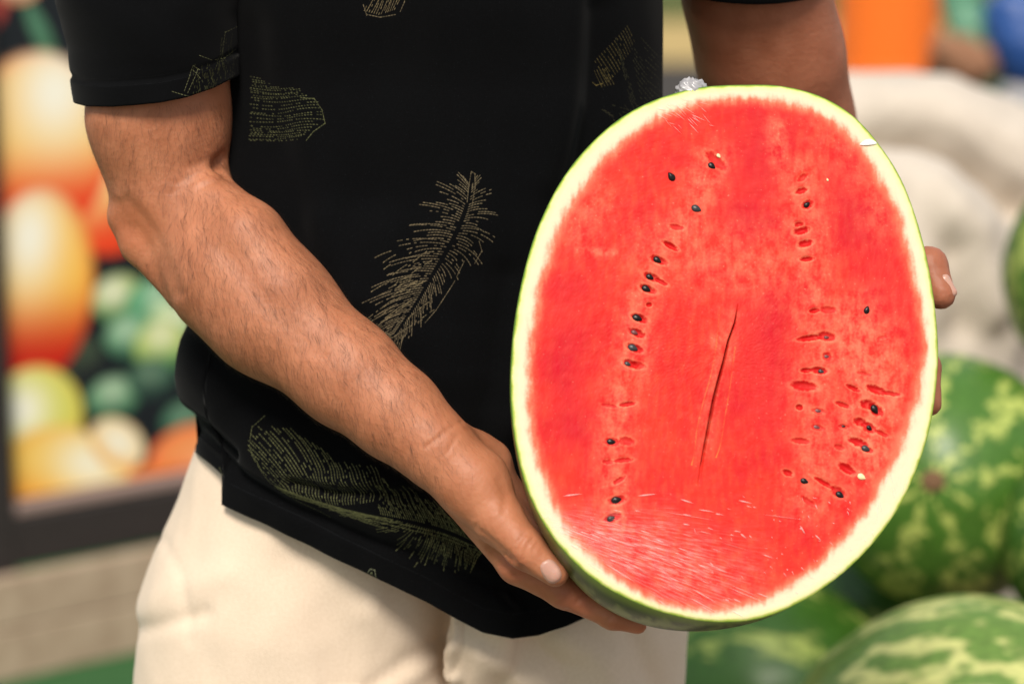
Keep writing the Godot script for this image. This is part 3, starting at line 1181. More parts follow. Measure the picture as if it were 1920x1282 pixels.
func build_cut_melon() -> void:
	face_o = wp(1358, 665, 0.0)
	face_n = (cam_t.basis * Vector3(0.06, 0.15, 1.0)).normalized()
	face_x = cam_t.basis.x
	face_y = face_n.cross(face_x).normalized()
	face_x = face_y.cross(face_n).normalized()
	var outline := v2([1400, 158, 1470, 161, 1540, 180, 1600, 216, 1650, 271, 1692, 338, 1725, 428, 1748, 530, 1760, 640, 1757, 722, 1745, 800, 1723, 872, 1690, 945, 1642, 1014, 1582, 1074, 1510, 1124, 1430, 1158, 1345, 1166, 1262, 1153, 1185, 1126, 1120, 1090, 1066, 1042, 1022, 985, 987, 912, 967, 832, 958, 752, 959, 670, 967, 590, 985, 500, 1011, 420, 1050, 342, 1100, 277, 1162, 222, 1232, 185, 1314, 163])
	rim.resize(RIM)
	rim.fill(-1.0)
	var n := outline.size()
	var prev := -1
	var first := -1
	for k in n * 80:
		var i := k / 80
		var t := (k % 80) / 80.0
		var p: Vector2 = outline[i].cubic_interpolate(outline[(i + 1) % n], outline[(i - 1 + n) % n], outline[(i + 2) % n], t)
		var q := face_2d(p.x, p.y)
		rim[int(fposmod(q.angle() / TAU, 1.0) * RIM) % RIM] = q.length()
	for k in RIM:                                    # fill the few directions that no sample hit
		if rim[k] < 0.0:
			var a := k
			while rim[a] < 0.0:
				a = (a + RIM - 1) % RIM
			rim[k] = rim[a]
	var node := thing("watermelon_half", "halved red watermelon held up with its cut face to the front", "watermelon", face_o)
	# seed pits
	pit(1342, 300, 22, 9, -42, 1.6, 0.7)
	pit(1257, 460, 15, 5, -30, 2.5)
	pit(1268, 425, 12, 5, -10, 1.2, 0.7)
	for q in [[1232, 487], [1219, 519], [1211, 541], [1196, 596], [1192, 624], [1187, 652], [1180, 682]]:
		pit(q[0] + 3, q[1], 15, 6.5, -22, 2.4, 0.8)
	pit(1240, 528, 12, 4, -28, 1.4, 0.9)
	pit(1217, 571, 5, 4, 0, 2.0, 1.0)
	pit(1196, 684, 13, 6, -10, 1.6, 0.6)
	pit(1176, 757, 14, 4, 8, 1.8, 0.9)
	pit(1143, 760, 14, 3, -10, 1.2, 0.6)
	pit(1174, 826, 13, 7, -8, 1.6, 0.7)
	pit(1148, 828, 13, 7, -5, 1.8, 0.6)
	pit(1140, 865, 9, 4, 0, 1.4, 0.7)
	pit(1168, 862, 16, 4, 4, 1.6, 0.8)
	pit(1160, 900, 12, 4, 32, 1.6, 0.8)
	pit(1157, 937, 15, 7, 12, 2.2, 0.7)
	pit(1148, 970, 16, 7, 22, 2.2, 0.8)
	for q in [[1505, 332, 10, 5, 40, 0.6], [1503, 357, 11, 5, 20, 0.9], [1514, 383, 10, 7, 30, 0.8], [1503, 432, 14, 6, 15, 1.0], [1510, 456, 13, 6, 15, 1.3], [1513, 485, 12, 4, 5, 1.4], [1498, 420, 8, 4, 10, 0.8]]:
		pit(q[0], q[1], q[2], q[3], q[4], 2.6, q[5])
	for q in [[1527, 582, 9, 4, 8, 1.2], [1553, 580, 15, 6, 0, 0.5], [1520, 633, 22, 5, 8, 1.1], [1550, 630, 16, 8, -8, 0.8], [1551, 668, 9, 7, 0, 0.5], [1512, 694, 10, 4, 0, 1.2], [1536, 694, 14, 6, -6, 0.9], [1508, 723, 22, 8, -5, 0.8], [1600, 727, 12, 4, -25, 1.0],
			[1643, 730, 18, 7, -18, 1.0], [1672, 737, 16, 4, -10, 0.8], [1580, 758, 14, 4, -20, 0.8], [1628, 758, 14, 8, -10, 1.0], [1643, 768, 13, 9, -40, 0.9], [1614, 791, 12, 7, -15, 1.1], [1630, 801, 13, 8, -30, 0.8], [1654, 812, 12, 4, -25, 0.8], [1610, 829, 18, 7, -20, 1.1], [1626, 842, 12, 5, -18, 0.7],
			[1588, 878, 16, 7, -32, 1.1], [1546, 905, 20, 4, -30, 1.1], [1572, 922, 14, 8, -28, 0.7], [1502, 826, 16, 5, -5, 0.6], [1477, 886, 9, 5, -20, 0.9], [1535, 770, 12, 5, -5, 0.4], [1533, 801, 12, 5, -10, 0.4], [1583, 799, 9, 4, -10, 0.5], [1574, 838, 9, 5, -20, 0.5], [1516, 940, 14, 5, -35, 0.5], [1499, 763, 6, 5, 0, 0.9], [1655, 632, 10, 3, 10, 0.4], [1620, 700, 14, 3, -12, 0.4]]:
		pit(q[0], q[1], q[2], q[3], q[4], 2.2, q[5])
	for p in v2([1384, 572, 1378, 606, 1366, 640, 1358, 676, 1347, 716, 1338, 752, 1331, 790, 1322, 836, 1316, 872, 1310, 908]):
		crack.append(face_2d(p.x, p.y))
	for k in pits.size():                            # hash the pits so that each point only looks at its own
		var q: Array = pits[k]
		var r: float = q[1] * 2.0
		for x in range(int(floor((q[0].x - r) / 0.01)), int(floor((q[0].x + r) / 0.01)) + 1):
			for y in range(int(floor((q[0].y - r) / 0.01)), int(floor((q[0].y + r) / 0.01)) + 1):
				var key := Vector2i(x, y)
				if not grid.has(key):
					grid[key] = []
				grid[key].append(k)
	melon_face(node)
	melon_rind(node)
	melon_seeds(node)
	cling_film(node)

func melon_face(node: Node3D) -> void:
	var half := Vector2(0.162, 0.202)
	var tex := melon_texture(half)
	var m := mat(Color.WHITE, 0.52, 0.26)
	m.albedo_texture = tex[0]
	m.heightmap_enabled = true
	m.heightmap_texture = tex[1]
	m.heightmap_scale = 0.018
	m.subsurf_scatter_enabled = true
	m.subsurf_scatter_strength = 0.08
	var rings := 230
	var segs := 640
	var v := PackedVector3Array()
	var uv := PackedVector2Array()
	var idx := PackedInt32Array()
	var lump := noise(61, 90.0, 3)
	var fine := noise(62, 420.0, 2)
	for s in segs:
		var ang := TAU * s / segs
		var r1 := rim_at(ang)
		var dir := Vector2(cos(ang), sin(ang))
		for r in rings + 1:
			var p := dir * r1 * (float(r) / rings)
			var edge := r1 * (1.0 - float(r) / rings)
			var soft := clampf(edge / 0.02, 0.0, 1.0)
			var z := (lump.get_noise_2d(p.x, p.y) * 0.00022 + fine.get_noise_2d(p.x, p.y) * 0.00012) * soft
			for k in grid.get(Vector2i(floori(p.x / 0.01), floori(p.y / 0.01)), []):
				var q: Array = pits[k]
				var e := pit_k(p, q)
				if e < 3.0:
					z -= q[4] * exp(-e * e * 1.2) * minf(1.0, float(q[5]))
			if absf(p.x) < 0.03 and p.y < 0.045:
				var d := line_dist(p, crack)
				if d < 0.004:
					var t := clampf((p.y - crack[crack.size() - 1].y) / (crack[0].y - crack[crack.size() - 1].y), 0.0, 1.0)
					var wd := 0.00020 + 0.00048 * sin(PI * clampf(t, 0.03, 0.97))
					z -= 0.007 * exp(-pow(d / wd, 2.0)) * clampf(sin(PI * t) * 3.0, 0.15, 1.0)
			z -= 0.0012 * pow(1.0 - clampf(edge / 0.003, 0.0, 1.0), 2.0)      # the rim is a little rounded
			v.append(face_x * p.x + face_y * p.y + face_n * z)
			uv.append(Vector2(p.x / half.x * 0.5 + 0.5, 0.5 - p.y / half.y * 0.5))
	for s in segs:
		var s2 := (s + 1) % segs
		for r in rings:
			var a := s * (rings + 1) + r
			var b := s2 * (rings + 1) + r
			idx.append_array([a, a + 1, b + 1, a, b + 1, b])
	var me := build_mesh(v, idx, uv, PackedColorArray(), false)
	put("cut_flesh", me, m, node)

func grey(seed_: int, freq: float, w: int, h: int, octaves := 4, kind := FastNoiseLite.TYPE_SIMPLEX_SMOOTH, squash := 1.0) -> PackedByteArray:
	var n := FastNoiseLite.new()
	n.seed = seed_
	n.noise_type = kind
	n.frequency = freq
	n.fractal_octaves = octaves
	var im := n.get_image(w, int(h * squash), false, false, false)
	if squash != 1.0:
		im.resize(w, h, Image.INTERPOLATE_BILINEAR)
	im.convert(Image.FORMAT_L8)
	return im.get_data()

func melon_texture(half: Vector2) -> Array:
	var W := 1000
	var H := int(W * half.y / half.x)
	var n1 := grey(71, 0.006, W, H, 3)
	var n2 := grey(72, 0.022, W, H, 5)
	var n3 := grey(73, 0.11, W, H, 3)
	var n4 := grey(74, 0.05, W, H, 3, FastNoiseLite.TYPE_SIMPLEX_SMOOTH, 0.3)
	# the paler belts where the seeds sit, and where the flesh is grainy
	var belts := [
		[v2([1335, 300, 1300, 390, 1240, 480, 1205, 560, 1190, 650, 1160, 760, 1152, 840, 1152, 900, 1160, 980]), 36.0, 0.75],
		[v2([1505, 330, 1510, 400, 1515, 490, 1530, 590, 1545, 640, 1530, 720, 1530, 800, 1530, 870, 1520, 940]), 48.0, 0.7],
		[v2([1600, 620, 1640, 700, 1640, 780, 1625, 850]), 75.0, 0.95],
		[v2([1240, 480, 1330, 470, 1400, 500, 1470, 480]), 75.0, 0.55], [v2([1080, 420, 1110, 380]), 50.0, 0.5],
		[v2([1455, 235, 1460, 290]), 22.0, 0.8], [v2([1080, 470, 1150, 473]), 9.0, 0.8],
		[v2([1560, 240, 1640, 330, 1660, 400]), 60.0, 0.45],
		[v2([1345, 640, 1362, 660]), 18.0, 0.7], [v2([1372, 590, 1350, 680, 1334, 760, 1318, 850]), 20.0, 0.45], [v2([1150, 990, 1240, 1060, 1400, 1100]), 60.0, 0.35],
	]
	var deep := [[v2([1590, 350, 1640, 460, 1670, 560]), 60.0], [v2([1060, 540, 1060, 700, 1070, 800]), 50.0], [v2([1440, 220, 1400, 400]), 60.0], [v2([1420, 600, 1430, 760]), 60.0]]
	var fields := []
	for b in belts + deep:
		var pts := []
		for p in b[0]:
			pts.append(face_2d(p.x, p.y))
		fields.append([pts, b[1] * mpp(0.0), b[2] if b.size() > 2 else -1.0])
	# coarse map of those fields, read back with interpolation
	var cw := W / 8 + 2
	var ch := H / 8 + 2
	var pale := PackedFloat32Array()
	var dark := PackedFloat32Array()
	var edge_c := PackedFloat32Array()
	pale.resize(cw * ch)
	dark.resize(cw * ch)
	edge_c.resize(cw * ch)
	for y in ch:
		for x in cw:
			var p := Vector2((x * 8.0 / W - 0.5) * 2.0 * half.x, (0.5 - y * 8.0 / H) * 2.0 * half.y)
			var a := 0.0
			var d := 0.0
			for f in fields:
				var k := gauss(line_dist(p, f[0]), f[1])
				if f[2] > 0.0:
					a = maxf(a, k * f[2])
				else:
					d = maxf(d, k)
			pale[y * cw + x] = a
			dark[y * cw + x] = d
			var r := p.length()
			var ang := p.angle()
			var best := 1.0
			for s in range(-6, 7):
				var q := Vector2.from_angle(ang + s * 0.05) * rim_at(ang + s * 0.05)
				best = minf(best, q.distance_to(p))
			edge_c[y * cw + x] = best if r < rim_at(ang) else -best
	# thickness of the white rind by direction (degrees, millimetres)
	var thick := [[-180, 14], [-150, 15], [-125, 14], [-105, 7.5], [-90, 11], [-70, 17], [-50, 22], [-25, 19], [0, 11], [30, 15], [60, 16], [80, 13], [90, 12], [100, 15], [120, 17], [150, 16], [180, 14]]
	var data := PackedByteArray()
	data.resize(W * H * 3)
	var bump := PackedByteArray()
	bump.resize(W * H)
	for y in H:
		var gy := y / 8.0
		var iy := int(gy)
		var fy := gy - iy
		for x in W:
			var gx := x / 8.0
			var ix := int(gx)
			var fx := gx - ix
			var c := iy * cw + ix
			var e := lerpf(lerpf(edge_c[c], edge_c[c + 1], fx), lerpf(edge_c[c + cw], edge_c[c + cw + 1], fx), fy) * 1000.0
			if e < -4.0:
				continue
			var pa := lerpf(lerpf(pale[c], pale[c + 1], fx), lerpf(pale[c + cw], pale[c + cw + 1], fx), fy)
			var dk := lerpf(lerpf(dark[c], dark[c + 1], fx), lerpf(dark[c + cw], dark[c + cw + 1], fx), fy)
			var at := y * W + x
			var a1 := n1[at] / 255.0 - 0.5
			var a2 := n2[at] / 255.0 - 0.5
			var a3 := n3[at] / 255.0 - 0.5
			var a4 := n4[at] / 255.0 - 0.5
			# flesh, linear
			var grain := clampf(pa * (0.62 + 1.9 * a2 + 0.9 * a3 + 1.0 * a4), 0.0, 1.0)
			var r := 0.68 + 0.16 * a1 - 0.06 * dk
			var g := 0.024 + 0.032 * a1 + 0.016 * a4 - 0.010 * dk
			var b := 0.014 + 0.006 * a1 + 0.008 * a4 + 0.003 * dk
			g += 0.028 * maxf(0.0, a2 + a4 + 0.08) * (1.0 - dk)
			b += 0.012 * maxf(0.0, a2 + 0.1) * (1.0 - dk)
			r = lerpf(r, 0.80, grain)
			g = lerpf(g, 0.23, grain * 0.62)
			b = lerpf(b, 0.125, grain * 0.62)
			if a3 > 0.27 and a2 > -0.1:
				var sp := (a3 - 0.27) * 2.2
				g += sp * 0.5
				b += sp * 0.36
			if e < 52.0:
				var ang := rad_to_deg(atan2(0.5 - float(y) / H, (float(x) / W - 0.5) * half.x / half.y))
				var th := 20.0
				for k in thick.size() - 1:
					if ang <= thick[k + 1][0]:
						th = lerpf(thick[k][1], thick[k + 1][1], (ang - thick[k][0]) / (thick[k + 1][0] - thick[k][0]))
						break
				th = th * 0.86 + a1 * 5.0 + a2 * 2.0
				# flesh -> orange pink -> cream -> pale green -> green skin
				var t := smoothstep(th + 9.5, th - 6.5, e + a4 * 4.5 + a3 * 1.5)
				if t > 0.0:
					var pr := 0.80
					var pg := 0.16
					var pb := 0.085
					if t < 0.5:
						var s := t * 2.0
						r = lerpf(r, pr, s)
						g = lerpf(g, pg, s * s)
						b = lerpf(b, pb, s * s)
					else:
						var s := smoothstep(0.0, 1.0, (t - 0.5) * 2.0)
						r = lerpf(pr, 0.80, s)
						g = lerpf(pg, 0.67, s)
						b = lerpf(pb, 0.47, s)
				var t2 := smoothstep(6.5, 0.5, e + a2 * 3.0) * 0.85
				r = lerpf(r, 0.74, t2)
				g = lerpf(g, 0.73, t2)
				b = lerpf(b, 0.30, t2)
				var t3 := smoothstep(2.6, 0.5, e + a2 * 2.2)
				r = lerpf(r, 0.40, t3)
				g = lerpf(g, 0.50, t3)
				b = lerpf(b, 0.065, t3)
				var t4 := smoothstep(0.9, 0.1, e + a2 * 0.8)
				r = lerpf(r, 0.10, t4)
				g = lerpf(g, 0.20, t4)
				b = lerpf(b, 0.03, t4)
			var o := at * 3
			data[o] = int(255.0 * pow(clampf(r, 0.0, 1.0), 0.4545))
			data[o + 1] = int(255.0 * pow(clampf(g, 0.0, 1.0), 0.4545))
			data[o + 2] = int(255.0 * pow(clampf(b, 0.0, 1.0), 0.4545))
			bump[at] = clampi(int(128.0 + 60.0 * a3 * (0.5 + pa) + 70.0 * a2 + 50.0 * a4), 0, 255)
	var im := Image.create_from_data(W, H, false, Image.FORMAT_RGB8, data)
	# darker red inside the pits
	for q in pits:
		var r: float = q[1] * 1.9
		for x in range(int(((q[0].x - r) / half.x * 0.5 + 0.5) * W), int(((q[0].x + r) / half.x * 0.5 + 0.5) * W)):
			for y in range(int((0.5 - (q[0].y + r) / half.y * 0.5) * H), int((0.5 - (q[0].y - r) / half.y * 0.5) * H)):
				var p := Vector2((float(x) / W - 0.5) * 2.0 * half.x, (0.5 - float(y) / H) * 2.0 * half.y)
				var jag := (n3[y * W + x] / 255.0 - 0.5) * 1.3
				var k := pit_k(p, q) + jag
				if k > 1.2 and k < 3.2:
					im.set_pixel(x, y, im.get_pixel(x, y).lerp(Color(1.0, 0.66, 0.50), 0.30 * smoothstep(1.2, 1.7, k) * smoothstep(3.2, 1.9, k) * minf(1.0, float(q[5]))))
				if k < 1.5:
					var t := smoothstep(1.35, 0.7, k) * minf(1.0, float(q[5])) * 0.85
					im.set_pixel(x, y, im.get_pixel(x, y).lerp(Color(0.76, 0.07, 0.08), t))
	# two pale fibres beside the crack
	for ln in [v2([1349, 590, 1343, 650, 1334, 700, 1320, 750, 1308, 800, 1303, 845, 1297, 872]), v2([1379, 650, 1370, 720, 1360, 780, 1352, 830, 1343, 858])]:
		for k in 900:
			var p := curve_at(ln, k / 900.0)
			var f := face_2d(p.x, p.y)
			var x := int((f.x / half.x * 0.5 + 0.5) * W)
			var y := int((0.5 - f.y / half.y * 0.5) * H)
			var s := 0.75 * clampf(0.35 + (n2[y * W + x] / 255.0 - 0.4) * 2.0, 0.0, 1.0)
			for dx in [-1, 0, 1]:
				im.set_pixel(x + dx, y, im.get_pixel(x + dx, y).lerp(Color(0.98, 0.55, 0.26), s * (0.7 if dx == 0 else 0.3) * 0.6))
	return [ImageTexture.create_from_image(im), ImageTexture.create_from_image(Image.create_from_data(W, H, false, Image.FORMAT_L8, bump))]

func melon_rind(node: Node3D) -> void:
	var rows := 60
	var segs := 360
	var v := PackedVector3Array()
	var col := PackedColorArray()
	var idx := PackedInt32Array()
	var st := noise(81, 1.0, 3)
	for s in segs:
		var ang := TAU * s / segs
		var r1 := rim_at(ang)
		var bulge := 0.14 * gauss(angle_difference(ang, deg_to_rad(-110.0)), 0.48) + 0.015 * gauss(angle_difference(ang, deg_to_rad(-175.0)), 0.5)
		for r in rows + 1:
			var f := PI * 0.5 * r / rows
			var k := pow(maxf(cos(f), 0.0), 0.9) * (1.0 + bulge * sin(minf(f * 2.6, PI)))
			var p := Vector2(cos(ang), sin(ang)) * r1 * k
			var z := -0.0012 - 0.128 * sin(f)
			v.append(face_x * p.x + face_y * p.y + face_n * z)
			# stripes run along the fruit, from its top end to its bottom end
			var lon := atan2(z, p.x) * 2.2
			var w := sin(lon * 4.0 + st.get_noise_2d(p.x * 30.0, p.y * 40.0) * 3.0)
			var blotch := st.get_noise_3d(p.x * 160.0, p.y * 90.0, z * 160.0)
			var t := smoothstep(-0.2, 0.5, w + blotch * 1.2)
			var c := Color(0.030, 0.068, 0.014).lerp(Color(0.145, 0.20, 0.055), t)
			if r < 3:
				c = c.lerp(Color(0.20, 0.30, 0.04), 1.0 - r / 3.0)
			col.append(c)
	for s in segs:
		var s2 := (s + 1) % segs
		for r in rows:
			var a := s * (rows + 1) + r
			var b := s2 * (rows + 1) + r
			idx.append_array([a, a + 1, b + 1, a, b + 1, b])
	var m := mat(Color.WHITE, 0.35, 0.45)
	m.vertex_color_use_as_albedo = true
	put("rind", build_mesh(v, idx, PackedVector2Array(), col), m, node)

func seed_mesh() -> ArrayMesh:                         # a flat drop, 1 long in x, blunt at one end
	var v := PackedVector3Array()
	var idx := PackedInt32Array()
	var n := 16
	for r in 7:
		var f := -PI / 2 + PI * r / 6.0
		for s in n:
			var a := TAU * s / n
			var x := cos(a) * 0.5
			var y := sin(a) * 0.34 * (1.0 - 0.45 * clampf(cos(a), -0.2, 1.0))
			v.append(Vector3(x * cos(f), y * cos(f), 0.16 * sin(f)))
	for r in 6:
		for s in n:
			var a := r * n + s
			var b := r * n + (s + 1) % n
			idx.append_array([a, a + n, b + n, a, b + n, b])
	return build_mesh(v, idx)

func melon_seeds(node: Node3D) -> void:
	var black := mat(lin(0.008, 0.006, 0.006), 0.32, 0.35)
	var slate := mat(lin(0.035, 0.036, 0.038), 0.35, 0.4)
	var brown := mat(lin(0.16, 0.045, 0.045), 0.4, 0.4)
	var cream := mat(lin(0.80, 0.70, 0.38), 0.35, 0.4)
	var me := seed_mesh()
	# [px, py, length px, degrees, kind, sunk mm]
	var list := [
		[1259, 331, 19, 125, black, 0.3], [1335, 311, 18, -38, black, 0.9], [1306, 391, 20, -25, slate, 0.5], [1233, 487, 17, -30, black, 1.2], [1219, 519, 16, -25, black, 1.2], [1212, 541, 18, -25, black, 1.2], [1195, 596, 20, -15, black, 1.3], [1190, 623, 14, -20, brown, 1.6],
		[1187, 652, 20, -20, slate, 1.3], [1177, 682, 13, -15, slate, 1.4], [1146, 828, 18, -4, black, 1.6], [1156, 937, 20, 12, black, 1.5], [1146, 972, 16, 28, black, 1.5], [1514, 383, 14, 40, black, 1.4], [1626, 581, 16, 72, black, 0.4], [1641, 767, 19, -58, black, 0.9], [1631, 802, 12, -40, black, 1.2],
		[1624, 841, 17, -22, slate, 0.9], [1576, 928, 18, -35, black, 1.2], [1509, 902, 17, -20, black, 0.9], [1541, 696, 12, -15, slate, 1.8], [1551, 632, 10, 0, brown, 1.9], [1551, 668, 12, 0, brown, 2.0], [1535, 770, 17, 0, brown, 2.1], [1532, 801, 18, -12, brown, 2.1], [1583, 799, 9, 0, black, 1.9],
		[1616, 894, 17, -28, cream, 0.2], [1348, 292, 10, -50, cream, 0.8], [1552, 337, 6, 110, cream, 0.2], [1549, 877, 14, -12, cream, 1.9],
	]
	for q in list:
		var o := put("seed", me, q[4], node)
		var p := face_2d(q[0], q[1])
		var len_: float = q[2] * mpp(0.0)
		var a := deg_to_rad(q[3])
		var ex := face_x * cos(a) + face_y * sin(a)
		var ey := face_n.cross(ex)
		o.transform = Transform3D(Basis(ex * len_, ey * len_, face_n * len_), face_x * p.x + face_y * p.y + face_n * (0.0006 - q[5] * 0.001))

func cling_film(node: Node3D) -> void:
	# film stretched over the fruit: its folds carry painted highlights, a translucent white
	var v := PackedVector3Array()
	var idx := PackedInt32Array()
	var add := func(a: Vector2, b: Vector2, wd: float, h: float) -> void:
		var pa := face_2d(a.x, a.y)
		var pb := face_2d(b.x, b.y)
		if pa.length() > rim_at(pa.angle()) - 0.002 or pb.length() > rim_at(pb.angle()) - 0.002:
			return
		var d := (pb - pa)
		var s := Vector2(-d.y, d.x).normalized() * wd * mpp(0.0) * 0.5
		var at := v.size()
		for q in [[pa, 0.0, 0.0], [pa + d * 0.3, 1.0, 1.0], [pa + d * 0.7, 0.8, 1.0], [pb, 0.0, 0.0]]:
			var m: Vector2 = q[0]
			var k: float = q[1]
			for e in [-1.0, 0.0, 1.0]:
				var p: Vector2 = m + s * e * k
				v.append(face_x * p.x + face_y * p.y + face_n * (0.0009 + (h * q[2] if e == 0.0 else 0.0)))
		for i in 3:
			for j in 2:
				var c := at + i * 3 + j
				idx.append_array([c, c + 1, c + 4, c, c + 4, c + 3])
	for k in 80:                                       # fan of folds from the lower left edge
		var ang := deg_to_rad(rng.randf_range(2.0, 31.0))
		if rng.randf() < 0.6:
			ang = deg_to_rad(rng.randfn(17.0, 6.5))
		var r := 120.0 + 460.0 * pow(rng.randf(), 0.8)
		var ln := rng.randf_range(8.0, 34.0) if rng.randf() < 0.75 else rng.randf_range(40.0, 110.0)
		var a := Vector2(870, 930) + Vector2(cos(ang), sin(ang)) * r
		var dir := ang + rng.randf_range(-0.05, 0.05) + 0.10
		add.call(a, a + Vector2(cos(dir), sin(dir)) * ln, rng.randf_range(0.7, 2.4), 0.0005)
	for k in 60:                                        # short flecks on the right and below
		var a := Vector2(rng.randf_range(1290, 1640), rng.randf_range(930, 1120))
		var dir := rng.randf_range(0.2, 1.3)
		add.call(a, a + Vector2(cos(dir), sin(dir)) * rng.randf_range(3, 12), rng.randf_range(0.8, 2.0), 0.0005)
	for q in [[1384, 938, 1410, 944], [1276, 936, 1300, 944], [1388, 1000, 1400, 1010], [1195, 930, 1232, 926], [1500, 985, 1510, 1002], [1528, 1002, 1540, 1014], [1280, 982, 1294, 985], [1055, 930, 1092, 926]]:
		add.call(Vector2(q[0], q[1]), Vector2(q[2], q[3]), 2.6, 0.0007)
	for k in 60:                                        # at the top and the right edge
		var t := rng.randf()
		var a := Vector2(rng.randf_range(1225, 1330), rng.randf_range(178, 235)) if t < 0.6 else Vector2(rng.randf_range(1640, 1720), rng.randf_range(880, 1000))
		var dir := rng.randf_range(0.2, 0.9) if t < 0.6 else rng.randf_range(1.3, 1.8)
		add.call(a, a + Vector2(cos(dir), sin(dir)) * rng.randf_range(6, 34), rng.randf_range(0.6, 1.5), 0.0004)
	var film := mat(Color(1.0, 0.97, 0.95, 0.36), 0.3, 0.6)
	film.transparency = BaseMaterial3D.TRANSPARENCY_ALPHA
	put("film_folds", build_mesh(v, idx, PackedVector2Array(), PackedColorArray(), false), film, node).set_meta("kind", "stuff")
	# the sheet itself, with the highlight streaks of its pleats painted in white
	var W := 768
	var H := 512
	var sn := noise(95, 1.0, 3)
	var sn2 := noise(96, 1.0, 2)
	var im := Image.create(W, H, false, Image.FORMAT_RGBA8)
	var sv := PackedVector3Array()
	var su := PackedVector2Array()
	var si := PackedInt32Array()
	for y in H:
		var an := 40.0 * y / H - 5.0
		for x in W:
			var r := 110.0 + 560.0 * x / W
			var env_ := gauss(an - 18.5 - 5.0 * sn2.get_noise_2d(r * 0.01, 3.0), 9.5) * smoothstep(110.0, 170.0, r) * smoothstep(640.0, 330.0, r)
			var q := sn.get_noise_2d(an * 2.6, r * 0.012) + 0.8 * sn2.get_noise_2d(an * 9.0, r * 0.03)
			var al := env_ * clampf(q * 1.1 + 0.15, 0.0, 1.0) * 0.45
			im.set_pixel(x, y, Color(1.0, 0.93, 0.91, clampf(al, 0.0, 0.7)))
	for i in 61:
		for j in 41:
			var an := deg_to_rad(40.0 * i / 60.0 - 5.0)
			var r := 110.0 + 560.0 * j / 40.0
			var p := face_2d(870.0 + cos(an) * r, 930.0 + sin(an) * r)
			var lim := rim_at(p.angle()) - 0.0015
			if p.length() > lim:
				p = p.normalized() * lim
			sv.append(face_x * p.x + face_y * p.y + face_n * 0.0007)
			su.append(Vector2(j / 40.0, i / 60.0))
	for i in 60:
		for j in 40:
			var a := i * 41 + j
			si.append_array([a, a + 1, a + 42, a, a + 42, a + 41])
	var sheet_m := mat(Color.WHITE, 0.4, 0.4)
	sheet_m.transparency = BaseMaterial3D.TRANSPARENCY_ALPHA
	sheet_m.albedo_texture = ImageTexture.create_from_image(im)
	put("cling_film", build_mesh(sv, si, su, PackedColorArray(), false), sheet_m, node)
	# a white sliver standing in for a highlight on the film, upper right
	var fv := PackedVector3Array()
	var fi := PackedInt32Array()
	var n := 10
	for i in n + 1:
		var f := float(i) / n
		var mid := Vector2(1612, 271).lerp(Vector2(1644, 269), f) + Vector2(0, -3.0 * sin(PI * f))
		var wd := 5.2 * sin(PI * clampf(f * 0.9 + 0.05, 0.0, 1.0))
		for e in [-1.0, 1.0]:
			var p := face_2d(mid.x, mid.y + e * wd)
			fv.append(face_x * p.x + face_y * p.y + face_n * (0.0008 + 0.0006 * sin(PI * f) + (0.0006 if e < 0 else 0.0)))
	for i in n:
		fi.append_array([i * 2, i * 2 + 1, i * 2 + 2, i * 2 + 1, i * 2 + 3, i * 2 + 2])
	var glint_white := mat(Color(1, 1, 1), 0.25, 0.8)
	put("film_glint", build_mesh(fv, fi, PackedVector2Array(), PackedColorArray(), false), glint_white, node)
	# crumpled knot of film behind the top edge
	var kv := PackedVector3Array()
	var ki := PackedInt32Array()
	var kn := noise(91, 3.0, 4)
	var c := wp(1297, 171, -0.034) - face_o
	for i in 25:
		var la := PI * i / 24.0
		for j in 40:
			var lo := TAU * j / 40.0
			var d := Vector3(sin(la) * cos(lo), cos(la), sin(la) * sin(lo))
			var r := 1.0 + 0.35 * kn.get_noise_3dv(d) + 0.14 * absf(kn.get_noise_3dv(d * 3.0))
			kv.append(c + cam_t.basis * (d * r * Vector3(0.0105, 0.0085, 0.007)))
	for i in 24:
		for j in 40:
			var a := i * 40 + j
			var b := i * 40 + (j + 1) % 40
			ki.append_array([a, b, a + 40, b, b + 40, a + 40])
	var km := mat(lin(0.36, 0.35, 0.36), 0.3, 0.6)
	put("film_knot", build_mesh(kv, ki), km, node)

# ------------------------------------------------------------------ whole melons in the pile
func melon_skin(seed_: int, ground: Color, light: Color, share: float) -> StandardMaterial3D:
	var W := 640
	var H := 320
	var n := noise(seed_, 1.6, 4)
	var n2 := noise(seed_ + 1, 7.0, 3)
	var im := Image.create(W, H, false, Image.FORMAT_RGB8)
	for y in H:
		var la := PI * (y + 0.5) / H
		for x in W:
			var lo := TAU * x / W
			var d := Vector3(sin(la) * cos(lo), cos(la), sin(la) * sin(lo))
			var warp := n.get_noise_3dv(d * 2.0) * 0.9
			var s := sin(lo * 9.0 + warp * 3.0)
			var fleck := n2.get_noise_3d(d.x * 1.1, d.y * 0.35, d.z * 1.1)
			var t := smoothstep(share, share + 0.75, s * 0.55 + fleck * 1.5)
			var c := ground.lerp(light, t)
			var k := 1.0 + 0.35 * n2.get_noise_3dv(d * 2.3)
			im.set_pixel(x, y, Color(c.r * k, c.g * k, c.b * k).linear_to_srgb())
	var m := mat(Color.WHITE, 0.38, 0.45)
	m.albedo_texture = ImageTexture.create_from_image(im)
	return m

